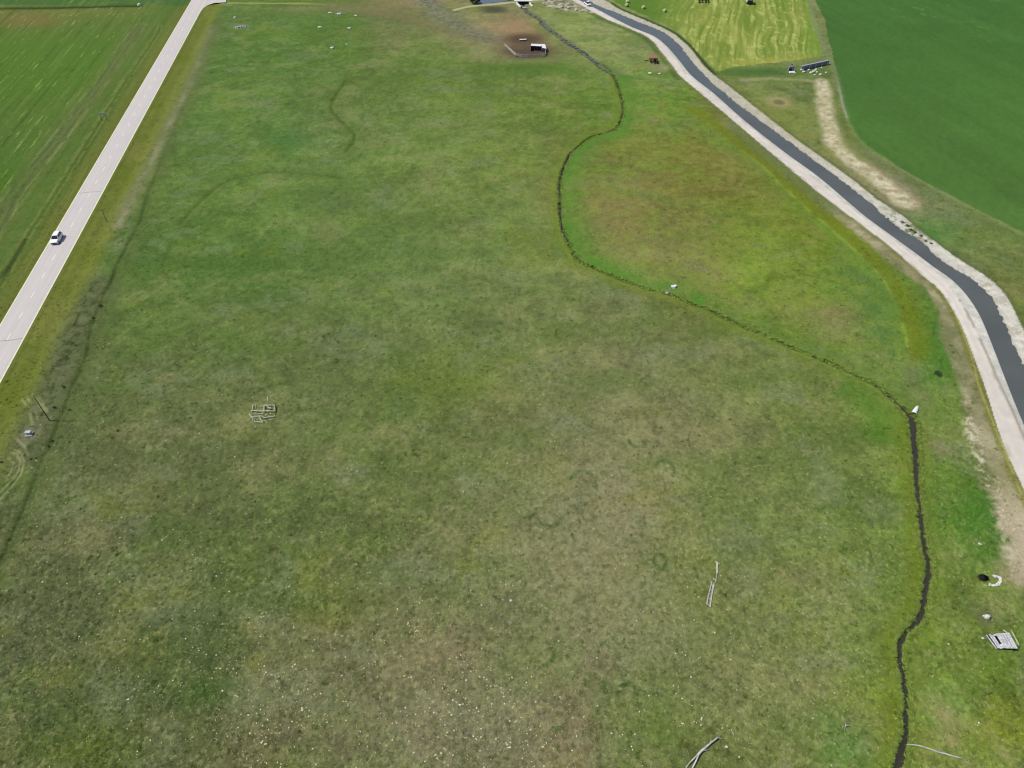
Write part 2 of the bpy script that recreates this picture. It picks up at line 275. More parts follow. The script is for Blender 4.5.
    # tracks, washes and a painted shadow patch at the far side
    d, s, sd = near(LINES['tt'], x, y, 22); mix((126, 120, 82), np.exp(-((d+1.5*n2)/6.5)**2)*sst(30, 90, s), .7); mix((178, 172, 100), np.exp(-(d/1.3)**2)*(1-sst(45, 70, s)), .8)
    d, s, sd = near(LINES['wa'], x, y, 22); wv = np.exp(-((d+2*n2)/6.5)**2); mix((122, 122, 100), wv, .95); mix((150, 146, 122), wv*sst(.2, .6, n3), .5); mix((84, 92, 66), wv*sst(.2, .6, -n3), .5)
    g = G(494, 10); mix((78, 78, 58), np.exp(-((x-g[0])/7)**4-((y-g[1])/6)**4), .85)  # shadow patch painted into the ground colour
    # stock pen soil
    g = G(527, 43.5); q2 = ((x-g[0])/15)**2+((y-g[1])/20)**2+.35*n2+.3*n5; q2 = np.maximum(q2, 0); mix((138, 114, 92), np.exp(-q2**1.5*np.maximum(.3, 1+.9*n2)), .75)
    g = G(517, 28); q2 = ((x-g[0])/11)**2+((y-g[1])/16)**2; mix((170, 138, 108), np.exp(-q2**1.5*np.maximum(.3, 1+.9*n2)), .6)
    g = G(524, 38.5); q2 = ((x-g[0])/10)**2+((y-g[1])/8)**2; mix((82, 66, 52), np.exp(-q2**1.5), .85)
    g = G(528, 51); q2 = np.maximum(((x-g[0])/11.5)**2+((y-g[1])/10)**2+.3*n2, 0); mix((90, 72, 64), np.exp(-q2**2), .85)
    g = G(535, 61); mix((136, 142, 92), np.exp(-((x-g[0])/16)**2-((y-g[1])/4)**2), .6)
    g = G(540, 72); mix((74, 114, 38), np.exp(-((u-530)/50)**2-((v-68)/7)**2), .6)
    # island: yellow-green strips by the canal
    d, s, sd = near(LINES['yl'], x, y, 22); mix((112, 126, 30), np.exp(-((d-3)/3.2)**2)*(sd < 0), .7); mix((160, 182, 72), np.exp(-((d+.5*n3)/.6)**2)*sst(10, 60, s)*sst(-.7, .2, n2), .6); mix((104, 140, 52), np.exp(-(d/6)**2)*(sd > 0), .4); mix((90, 122, 60), np.exp(-((d-6)/4)**2)*(sd > 0)*sst(240, 265, v)*sst(-.5, .5, n5+n3), .75)
    # creek margins
    d, s, sd = near(CREEK, x, y, 24); cw = creek_w(s); low = s > creek_s(913, 423)+0*s; mid = (s > creek_s(612, 76))&(~low)
    mg = np.exp(-((np.maximum(d-cw, 0)+.8*n2)/6.5)**2); east = sd < 0
    mg = mg*(.82+.45*fbm(x/4, y/4, 211)); mix((92, 138, 50), mg*east*mid*(s < creek_s(700, 306)), .95); mix((92, 132, 42), mg*mid*(s >= creek_s(700, 306))*east, .5)
    mix((112, 134, 46), np.exp(-((d-cw)/3.4)**2)*mid*(~east), .7); mix((84, 128, 38), np.exp(-((d-cw-6)/4)**2)*(~east)*(s > creek_s(850, 372))*(s < creek_s(914, 450)), .6)
    mix((112, 128, 36), np.exp(-(np.maximum(d-cw-.3+.5*n2, 0)/2.6)**2)*low*(~east), .75); mix((114, 130, 48), np.exp(-(np.maximum(d-cw+.5*n2, 0)/2.4)**2)*low*east, .5)
    mix((140, 140, 96), np.exp(-((d-cw-.6)/.8)**2)*sst(0, .5, n5)*(s < creek_s(612, 74)), .5); mix((136, 148, 86), np.exp(-((d-cw-1.0)/.5)**2)*sst(.0, .5, n5)*(~east), .35)
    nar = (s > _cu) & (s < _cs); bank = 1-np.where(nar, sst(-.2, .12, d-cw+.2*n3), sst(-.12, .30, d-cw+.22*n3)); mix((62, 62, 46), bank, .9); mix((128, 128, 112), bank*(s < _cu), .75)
    mix((104, 134, 52), sst(.0, .5, n3+n5*.4)*bank*(~low), .6); mix((132, 138, 118), sst(.1, .6, n5-.2*n3)*np.exp(-((d-cw)/.7)**2)*(s < creek_s(570, 154)), .55)
    d, s, sd = near(LINES['cp'], x, y, 10); mix((84, 116, 60), np.exp(-(d/1.5)**2), .5)
    # canal corridor
    d, s, sd = near(CAN, x, y, 42); oc = d*sd; isc = d < 41
    le, gi, wl, wr, orr = O('LE', s), GI(s), O('WL', s), O('WR', s), O('OR', s)
    a0 = oc-le                                   # metres outwards from the gravel road, on the meadow side
    tanw = np.interp(v, [200, 230, 260, 285, 311, 335, 380, 410, 440, 480, 520, 560, 700], [3.0, 5.5, 5.0, 3.5, 4.2, 6.0, 5.7, 6.8, 7.2, 7.2, 7.8, 8.2, 8.2])
    t = isc*sst(-.5, .2, a0)*(1-sst(.75, 1.15, a0/tanw+.16*n2+.1*n3))*sst(192, 228, v)*(1-sst(574, 592, v+4*n2))
    mix((156, 147, 116), t, .9); mix((192, 184, 156), t*sst(.0, .7, .6*n2+.7*n5), .6); mix((104, 112, 66), t*sst(.2, .8, -n2+.5*n5), .55)
    edge_w = isc*sst(270, 310, v)*np.exp(-((a0-tanw*.85)/1.5)**2)*(1-sst(574, 592, v)); mix((212, 206, 184), edge_w*sst(.02, .3, fbm(x/.8, y/.8, 401, 3)+.3*n5)*sst(390, 425, v), .95); mix((84, 104, 48), edge_w*sst(.15, .5, -n5+.3*n3), .5)
    mix((196, 182, 158), t*sst(470, 520, v), .85)
    mix((116, 118, 52), isc*sst(-.1, .3, a0)*(1-sst(1.2, 2.2, a0+.4*n5))*(v > 285), .6)
    mix((112, 118, 66), isc*sst(-.1, .3, a0)*(1-sst(.8, 2.4, a0+.5*n5))*(v <= 285), .5); mix((104, 118, 84), isc*np.exp(-((a0-3+n2)/2.4)**2)*(v > 120)*(v < 215), .55)
    mix((64, 92, 40), isc*np.exp(-((a0-2.2)/1.2)**2)*(v < 80), .6)
    d2, s2, sd2 = near(LINES['tl'], x, y, 4); mix((176, 172, 96), np.exp(-(d2/.28)**2)*sst(-.5, 0, n5), .8)
    b0 = orr-oc                                  # metres outwards on the field side
    mix((96, 104, 62), isc*sst(-.2, .3, b0)*(1-sst(.6, 2.2, b0+.5*n5)), .6); mix((40, 62, 26), isc*np.exp(-((b0-1.3)/.9)**2)*(v < 75)*(v > 3), .8)
    # between canal and crop field
    d, s_, sd_ = near(LINES['pb'], x, y, 14); wd = np.interp(s_, [0, 20, 60, 150], [2.9, 3.7, 3.7, 4.3]); pbw = np.exp(-((d+.9*n2+.5*n3)/wd)**4)
    mix((204, 192, 160), pbw, .9); mix((230, 222, 200), pbw*sst(.1, .6, n3), .6); mix((150, 138, 108), pbw*sst(.2, .7, -n3), .5)
    mix((156, 142, 112), np.exp(-((d-wd-.8)/1.2)**2)*(sd_ < 0)*sst(30, 80, s_), .5)
    d, s_, sd_ = near(LINES['pr'], x, y, 10); mix((172, 162, 122), np.exp(-((d+.6*n5)/1.5)**2), .75); mix((66, 104, 50), np.exp(-((u-765)/45)**2-((v-72)/4.5)**2), .7)
    g = G(779, 102); q2 = ((x-g[0])/5.6)**2+((y-g[1])/6.4)**2; mix((182, 166, 128), np.exp(-q2**2*np.maximum(.3, 1+.4*n2)), .8); q2 = q2*6; mix((112, 102, 82), np.exp(-q2**2), .95)
    g = G(772, 112); mix((134, 142, 62), np.exp(-((x-g[0])/13)**2-((y-g[1])/12)**2), .4)
    # mown hay field
    hp = inside(hay_poly, u+1.2*n2, v+.8*n2) ; az = math.radians(14.6); hx = x*math.cos(az)-y*math.sin(az); hy = x*math.sin(az)+y*math.cos(az)
    hw = hp.astype(float); mix((132, 148, 66), hw, .95); mix((84, 122, 44), hw*sst(690, 630, u+20*n1)*sst(45, 10, v), .9); mix((108, 138, 54), hw*sst(.1, .8, n1+.5*n2), .6)
    hs = fbm(hx/1.15+1.4*fbm(hx/16, hy/34, 63, 2), hy/26, 61, 3); sw = .5+.6*sst(-.3, .5, fbm(hx/22, hy/22, 65))
    mix((176, 182, 104), hw*sst(.05, .6, hs)*sw*sst(650, 715, u), .8); mix((104, 128, 44), hw*sst(.15, .7, -hs), .6)
    mix((196, 200, 124), hw*sst(.35, .8, fbm(x/1.6, y/4, 67)+.4*hs)*sst(650, 700, u), .6); mix((160, 162, 84), hw*sst(.0, .6, fbm(x/14, y/20, 68))*sst(660, 710, u), .4); mix((170, 168, 84), hw*np.exp(-((v-62)/3.5)**2)*sst(715, 740, u), .5)
    mix((112, 144, 54), hw*sst(800, 812, u), .6)
    # growing crop
    cpv = inside(crop_poly, u+.6*n5, v+.5*n5).astype(float)
    cc = 1+.035*n1+.03*fbm(x/60, y/60, 71)+.02*n3
    ccol = np.stack([np.interp(v, [0, 200], [70, 82]), np.interp(v, [0, 200], [110, 119]), np.interp(v, [0, 200], [50, 55])], 1)*cc[:, None]
    tl = fbm((x*.97+y*.25)/6, (y*.97-x*.25)/70, 73, 2); ccol *= (1+.03*tl)[:, None]
    col += (ccol-col)*cpv[:, None]*.97
    mix((112, 140, 92), cpv*sst(.82, 1.0, fbm(x/4, y/4, 75, 3))*sst(.0, .4, n1), .4)
    d, s_, sd_ = near(LINES['dt'], x, y, 8); mix((126, 138, 104), np.exp(-((d+.3*n5)/1.1)**2), .7); mix((164, 174, 150), np.exp(-(d/.4)**2)*sst(120, 150, s_), .8)
    d, s_, sd_ = near(LINES['pe'], x, y, 8); mix((140, 156, 96), np.exp(-((d+.4*n5)/.8)**2), .55); mix((100, 120, 66), np.exp(-((d-3)/2.5)**2)*(sd_ > 0), .35)
    # dam road and rocky ground at the far end
    d, s_, sd_ = near(LINES['dm'], x, y, 10); mix((196, 188, 158), np.exp(-(d/1.6)**4), .9)
    rk = inside([(540,-6),(543,5),(560,10),(580,12),(600,14),(590,4),(572,-8)], u+2*n2, v+n2).astype(float); mix((150, 144, 120), rk, .85); mix((206, 200, 180), rk*sst(.15, .5, n3), .8); mix((96, 98, 72), rk*sst(.15, .5, -n3), .7)
    mix((156, 116, 92), np.exp(-((u-592)/9)**2-((v-1)/3)**2), .7)
    # bare spots near the stream in front, and shade painted under the deck
    for (a, b, r, cc) in [(986,617,1.9,(104,104,84)),(1008,575,2.6,(172,156,128)),(667,292,1.4,(136,136,104)),(664,68,3.2,(166,160,124)),(655,66,3.6,(138,136,106)),(241,26.5,3.5,(150,146,128)),(653,56,3.5,(150,130,100)),(939,447,2.2,(150,140,106)),(946,716,1.6,(170,160,112)),(951,741,1.3,(168,160,112)),(1005,755,1.0,(170,166,112))]:
        g = G(a, b); q2 = ((x-g[0])**2+(y-g[1])**2)/r**2; mix(cc, np.exp(-q2*np.maximum(.3, 1+.5*n3)), .75)
    g = G(983.5, 577.5); q2 = ((x-g[0])/1.0)**2+((y-g[1])/.75)**2; mix((26, 26, 18), np.exp(-q2**2), .95)
    g4 = np.array([(986,634.5),(1008.5,634.5),(1016,650.5),(997,648.8)]); mix((24, 23, 18), inside([tuple(k) for k in g4], u, v).astype(float), .95)  # shade beneath the plank deck, painted near-black into the ground colour
    dry *= (1-cpv)*(1-hw)*(1-lf); gz = dry
    # canal surfaces last
    g_in = isc & (oc < le) & (oc > gi); col[g_in] = np.array((224, 215, 208.))*(1+.03*n1+.03*n3+.02*n5)[g_in, None]
    lane = np.exp(-(((oc-(gi+le)/2)/((le-gi)/2+1e-6))*1.0)**2/.08); mix((216, 204, 199), g_in*lane, .45)
    rt = np.minimum(np.abs(oc-(gi+le)/2-.85), np.abs(oc-(gi+le)/2+.85)); mix((234, 226, 219), g_in*np.exp(-((rt+.12*n2)/.32)**2)*sst(-.6, .3, n1+n5*.5), .6); mix((186, 176, 158), g_in*sst(.3, .8, n2+.5*n5)*(np.minimum(le-oc, oc-gi) < .9), .5)
    bl = isc & (oc <= gi) & (oc > wl-3); col[bl] = np.array((230, 226, 218.))*(1+.06*n3+.05*n5)[bl, None]
    mix((160, 148, 136), isc*np.exp(-((oc-gi)/.36)**2)*sst(.0, .3, n2+.5)*(v > 300), .75); mix((190, 188, 180), bl*(oc < wl+.2), .4)
    br = isc & (oc >= orr) & (oc < wr+3); col[br] = (np.array((218, 213, 204.))*(1+.10*n3+.06*n5)[:, None])[br]
    farb = br*sst(230, 120, v); mix((178, 170, 150), farb, .5); mix((160, 150, 134), br*sst(.25, .8, n5+.5*n2), .5); mix((196, 190, 168), farb, .4)
    mix((92, 104, 60), br*np.exp(-((u-905)/26)**2-((v-229)/24)**2)*sst(-.1, .3, n3+n5), .8); mix((170, 166, 152), br*(oc > wr-.3), .4)
    bed = isc & (oc < wl-1.2) & (oc > wr+1.2); col[bed] = (70, 74, 66)
    gz[isc & (oc < le) & (oc > orr)] = 0
    return np.clip(col, 8, 245), np.clip(gz, 0, 1)

def height(x, y):
    z = .12*fbm(x/6, y/6, 91, 3) + .07*fbm(x/1.7, y/1.7, 92, 2) + .25*fbm(x/45, y/45, 93, 2)
    o = (x-r_o[0])*r_nrm[0]+(y-r_o[1])*r_nrm[1]; a = np.abs(o)-RW
    z = z*sst(0, 4, a) + .16*(1-sst(.3, 2.5, a)) - .35*np.exp(-((a-5.5)/2.2)**2)
    z = z - .55*(1-sst(-1.2, -.5, a))
    d, s, sd = near(LINES['fd'], x, y, 6); z -= .24*np.exp(-(d/.5)**2)*sst(120, 220, s)
    for nm, k in [('o1', .35), ('o2', .3), ('fr', .5)]:
        d, s, sd = near(LINES[nm], x, y, 6); z -= k*np.exp(-(d/.9)**2)
    d, s, sd = near(CREEK, x, y, 6); cw = creek_w(s); q = d-cw+.18*fbm(x/1.2, y/1.2, 95, 2)
    fl = 1-sst(2, 5, np.maximum(q, 0)); dep = np.where(s < _cu, .40-.20*fbm(x/.9, y/.9, 96, 2), .75); z = z*(1-fl) - dep*(1-sst(-.30, .25, q))
    d, s, sd = near(CAN, x, y, 45); m = d < 44; oc = d*sd
    le, gi, wl, wr, orr = O('LE', s), GI(s), O('WL', s), O('WR', s), O('OR', s)
    zc = np.where(oc > gi, ZB+.03*fbm(x/3, y/3, 97, 2), np.where(oc > wl-2, ZB+(ZW-.0-ZB)*np.clip((gi-oc)/np.maximum(gi-wl, .3), 0, 3), np.where(oc > wr+2, ZW-1.4, ZB+(ZW-ZB)*np.clip((oc-orr)/np.maximum(wr-orr, .3), 0, 3))))
    zc = np.maximum(zc, ZW-1.4) + np.where((oc < wr+2) & (oc > orr), .07*fbm(x/1.1, y/1.1, 99, 2), 0)
    out = np.where(oc > le, oc-le, np.where(oc < orr, orr-oc, 0))
    bl = 1-sst(0, 5, out); zc = np.where(out > 0, ZB, zc)
    z = np.where(m, z*(1-bl)+zc*bl, z)
    return z

# ------------------------------------------------------------------ materials
def new_mat(name):
    m = bpy.data.materials.new(name); m.use_nodes = True; return m, m.node_tree, m.node_tree.nodes['Principled BSDF']
def lnk(t, a, b): t.links.new(a, b)
def mat(name, rgb, rough=.8, scale=3.0, amp=.25, metal=0.0, spec=.3, bump=0.0, stretch=(1, 1, 1), dark=None):
    m, t, p = new_mat(name); N = t.nodes
    tc = N.new('ShaderNodeTexCoord'); mp = N.new('ShaderNodeMapping'); mp.inputs['Scale'].default_value = stretch; lnk(t, tc.outputs['Object'], mp.inputs[0])
    n = N.new('ShaderNodeTexNoise'); n.inputs['Scale'].default_value = scale; n.inputs['Detail'].default_value = 5; n.inputs['Roughness'].default_value = .65; lnk(t, mp.outputs[0], n.inputs['Vector'])
    r = N.new('ShaderNodeValToRGB'); d = dark or tuple(c*(1-1.6*amp) for c in rgb)
    r.color_ramp.elements[0].position = .32; r.color_ramp.elements[0].color = (*[max(0, c) for c in d], 1)
    r.color_ramp.elements[1].position = .68; r.color_ramp.elements[1].color = (*[min(.9, c*(1+.5*amp)) for c in rgb], 1)
    lnk(t, n.outputs['Fac'], r.inputs[0]); lnk(t, r.outputs[0], p.inputs['Base Color'])
    p.inputs['Roughness'].default_value = rough; p.inputs['Metallic'].default_value = metal; p.inputs['Specular IOR Level'].default_value = spec
    if bump:
        b = N.new('ShaderNodeBump'); b.inputs['Strength'].default_value = bump; b.inputs['Distance'].default_value = .05; lnk(t, n.outputs['Fac'], b.inputs['Height']); lnk(t, b.outputs[0], p.inputs['Normal'])
    return m

def land_mat(name, layers, bump=.5, bdist=.12, specks=True, vor=None):
    """painted land: attribute colour broken up by noise at several sizes"""
    m, t, p = new_mat(name); N = t.nodes
    tc = N.new('ShaderNodeTexCoord'); at = N.new('ShaderNodeAttribute'); at.attribute_name = 'albedo'
    fac = None; hs = []
    for sc_, amp in layers:
        n = N.new('ShaderNodeTexNoise'); n.inputs['Scale'].default_value = sc_; n.inputs['Detail'].default_value = 3; n.inputs['Roughness'].default_value = .6; lnk(t, tc.outputs['Object'], n.inputs['Vector'])
        mm = N.new('ShaderNodeMath'); mm.operation = 'MULTIPLY_ADD'; mm.inputs[1].default_value = amp*2; mm.inputs[2].default_value = 1-amp; lnk(t, n.outputs['Fac'], mm.inputs[0]); hs.append(n)
        if fac is None: fac = mm.outputs[0]
        else:
            k = N.new('ShaderNodeMath'); k.operation = 'MULTIPLY'; lnk(t, fac, k.inputs[0]); lnk(t, mm.outputs[0], k.inputs[1]); fac = k.outputs[0]
    mul = N.new('ShaderNodeVectorMath'); mul.operation = 'SCALE'; lnk(t, at.outputs['Color'], mul.inputs[0]); lnk(t, fac, mul.inputs['Scale'])
    out = mul.outputs[0]
    if specks:
        ad = N.new('ShaderNodeAttribute'); ad.attribute_name = 'dry'
        for sc_, lo, hi, colr, k_ in [(2.6, .60, .72, (.20, .165, .085), .85), (3.6, .62, .72, (.035, .055, .012), .75), (7, .64, .74, (.30, .27, .17), .7)]:
            n = N.new('ShaderNodeTexNoise'); n.inputs['Scale'].default_value = sc_; n.inputs['Detail'].default_value = 2; lnk(t, tc.outputs['Object'], n.inputs['Vector'])
            mr = N.new('ShaderNodeMapRange'); mr.interpolation_type = 'SMOOTHSTEP'; mr.inputs[1].default_value = lo; mr.inputs[2].default_value = hi; mr.inputs[4].default_value = k_; lnk(t, n.outputs['Fac'], mr.inputs[0])
            k = N.new('ShaderNodeMath'); k.operation = 'MULTIPLY'; lnk(t, mr.outputs[0], k.inputs[0]); lnk(t, ad.outputs['Fac'], k.inputs[1])
            mx = N.new('ShaderNodeMix'); mx.data_type = 'RGBA'; lnk(t, k.outputs[0], mx.inputs[0]); lnk(t, out, mx.inputs[6]); mx.inputs[7].default_value = (*colr, 1); out = mx.outputs[2]
    if vor:
        vs, dk = vor
        vo = N.new('ShaderNodeTexVoronoi'); vo.inputs['Scale'].default_value = vs; lnk(t, tc.outputs['Object'], vo.inputs['Vector'])
        mr = N.new('ShaderNodeMapRange'); mr.inputs[1].default_value = .0; mr.inputs[2].default_value = .7; mr.inputs[3].default_value = 1.1; mr.inputs[4].default_value = dk; lnk(t, vo.outputs['Distance'], mr.inputs[0])
        ms = N.new('ShaderNodeVectorMath'); ms.operation = 'SCALE'; lnk(t, out, ms.inputs[0]); lnk(t, mr.outputs[0], ms.inputs['Scale']); out = ms.outputs[0]
    lnk(t, out, p.inputs['Base Color']); p.inputs['Roughness'].default_value = .95; p.inputs['Specular IOR Level'].default_value = .08
    if bump:
        b = N.new('ShaderNodeBump'); b.inputs['Strength'].default_value = bump; b.inputs['Distance'].default_value = bdist; lnk(t, hs[-1].outputs['Fac'], b.inputs['Height']); lnk(t, b.outputs[0], p.inputs['Normal'])
    return m
M = {}
M['pasture'] = land_mat('pasture_land', [(.45, .12), (1.3, .2), (5.5, .33)], .72, .15)
M['field'] = land_mat('crop_land', [(.5, .05), (2.2, .10)], .25, .1, specks=False)
M['hay'] = land_mat('mown_land', [(.5, .08), (2.0, .18)], .4, .12, specks=False)
M['gravel'] = land_mat('gravel_surface', [(.6, .05), (5, .10)], .2, .03, specks=False)
M['bank'] = land_mat('rocky_bank', [(.8, .10), (2.6, .18)], .7, .14, specks=False, vor=(2.6, .84))
M['wood'] = mat('weathered_wood', (.50, .48, .42), .9, 1.2, .3, bump=.3, stretch=(1, 1, 1))
M['pale_wood'] = mat('bleached_wood', (.46, .47, .33), .9, 1.5, .3, bump=.3)
M['boards'] = mat('bleached_boards', (.56, .55, .56), .85, 2.6, .35, bump=.2)
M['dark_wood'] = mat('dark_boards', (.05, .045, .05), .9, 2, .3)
M['brown_wood'] = mat('brown_pole_wood', (.11, .10, .07), .9, 3, .25)
M['concrete'] = mat('pale_concrete', (.70, .70, .66), .9, 2.0, .12, bump=.1)
M['stone'] = mat('pale_stone', (.58, .57, .50), .9, 1.6, .22, bump=.3)
M['grey_stone'] = mat('grey_stone', (.40, .38, .36), .9, 1.6, .25, bump=.3)
M['white_paint'] = mat('white_car_paint', (.82, .82, .84), .25, .6, .02, spec=.5)
M['black_glass'] = mat('dark_window_glass', (.012, .014, .018), .08, 1, .1, spec=.6)
M['rubber'] = mat('tyre_rubber', (.02, .02, .02), .9, 4, .2)
M['rim'] = mat('wheel_metal', (.45, .45, .46), .35, 4, .1, metal=.8)
M['lamp'] = mat('headlight_lens', (.75, .77, .8), .1, 2, .05, spec=.7)
M['trim'] = mat('black_trim', (.02, .02, .022), .6, 3, .2)
M['rust'] = mat('rusty_steel', (.34, .11, .09), .85, 1.5, .3)
M['dark_steel'] = mat('dark_steel', (.018, .014, .012), .7, 2, .3)
M['roof'] = mat('white_metal_roof', (.66, .66, .70), .5, .6, .08)
M['steel'] = mat('galvanised_steel', (.46, .48, .52), .5, 1.5, .15, metal=.4)
M['blue_grey'] = mat('blue_grey_steel', (.20, .21, .30), .6, 1.5, .2)
M['sign'] = mat('sign_back_aluminium', (.52, .55, .56), .5, 1.5, .12, metal=.2)
M['hay_bale'] = mat('baled_hay', (.52, .55, .26), .95, 5, .3, bump=.5)
M['leaf'] = mat('shrub_leaf', (.075, .10, .04), .8, 1.5, .35)
M['stem'] = mat('shrub_stem', (.09, .07, .05), .9, 3, .25)
M['flower'] = mat('white_petals', (.66, .63, .44), .8, 5, .12)
M['pit'] = mat('pit_soil_and_shade', (.012, .011, .008), 1, 3, .2)

def water_mat(name, rgb, rough=.12, spec=.5, bump=.08, scale=1.2):
    m, t, p = new_mat(name); N = t.nodes
    tc = N.new('ShaderNodeTexCoord'); n = N.new('ShaderNodeTexNoise'); n.inputs['Scale'].default_value = scale; n.inputs['Detail'].default_value = 4; lnk(t, tc.outputs['Object'], n.inputs['Vector'])
    n2 = N.new('ShaderNodeTexNoise'); n2.inputs['Scale'].default_value = .06; n2.inputs['Detail'].default_value = 3; lnk(t, tc.outputs['Object'], n2.inputs['Vector'])
    r = N.new('ShaderNodeValToRGB'); r.color_ramp.elements[0].position = .3; r.color_ramp.elements[1].position = .7
    r.color_ramp.elements[0].color = (*[c*.86 for c in rgb], 1); r.color_ramp.elements[1].color = (*[c*1.12 for c in rgb], 1)
    lnk(t, n2.outputs['Fac'], r.inputs[0]); lnk(t, r.outputs[0], p.inputs['Base Color'])
    b = N.new('ShaderNodeBump'); b.inputs['Strength'].default_value = bump; b.inputs['Distance'].default_value = .1; lnk(t, n.outputs['Fac'], b.inputs['Height']); lnk(t, b.outputs[0], p.inputs['Normal'])
    p.inputs['Roughness'].default_value = rough; p.inputs['Specular IOR Level'].default_value = spec; p.inputs['IOR'].default_value = 1.33
    return m
M['canal_water'] = water_mat('canal_water', (.088, .094, .086), .14, 1.0, .35, .7)
M['creek_water'] = water_mat('creek_water', (.040, .036, .028), .2, .4, .2, 2.5)
M['pond_water'] = water_mat('pond_water', (.10, .12, .20), .1)

# ------------------------------------------------------------------ object helpers
def tag(o, label=None, cat=None, group=None, kind=None):
    if label: o['label'] = label
    if cat: o['category'] = cat
    if group: o['group'] = group
    if kind: o['kind'] = kind
    return o
def mesh_np(name, V, Fc, m, smooth_=True, attrs=None, parent=None):
    me = bpy.data.meshes.new(name); V = np.asarray(V, np.float32); Fc = np.asarray(Fc, np.int32); k = Fc.shape[1]
    me.vertices.add(len(V)); me.vertices.foreach_set('co', V.ravel())
    me.loops.add(Fc.size); me.loops.foreach_set('vertex_index', Fc.ravel())
    me.polygons.add(len(Fc)); me.polygons.foreach_set('loop_start', np.arange(0, Fc.size, k, dtype=np.int32))
    if smooth_: me.polygons.foreach_set('use_smooth', np.ones(len(Fc), bool))
    me.update(calc_edges=True)
    for an, arr in (attrs or {}).items():
        if arr.ndim == 2:
            a = me.attributes.new(an, 'FLOAT_COLOR', 'POINT'); a.data.foreach_set('color', np.hstack([arr, np.ones((len(arr), 1))]).astype(np.float32).ravel())
        else:
            a = me.attributes.new(an, 'FLOAT', 'POINT'); a.data.foreach_set('value', arr.astype(np.float32))
    me.materials.append(m); o = bpy.data.objects.new(name, me); COL.objects.link(o)
    if parent: o.parent = parent
    return o
def empty(name, loc, rz=0.0, label=None, cat=None, group=None):
    o = bpy.data.objects.new(name, None); COL.objects.link(o); o.location = Vector([float(c) for c in loc]); o.rotation_euler = (0, 0, rz)
    return tag(o, label, cat, group)
def copy_tree(o, parent=None):
    c = o.copy(); COL.objects.link(c)
    if parent: c.parent = parent
    for ch in list(o.children): copy_tree(ch, c)
    return c
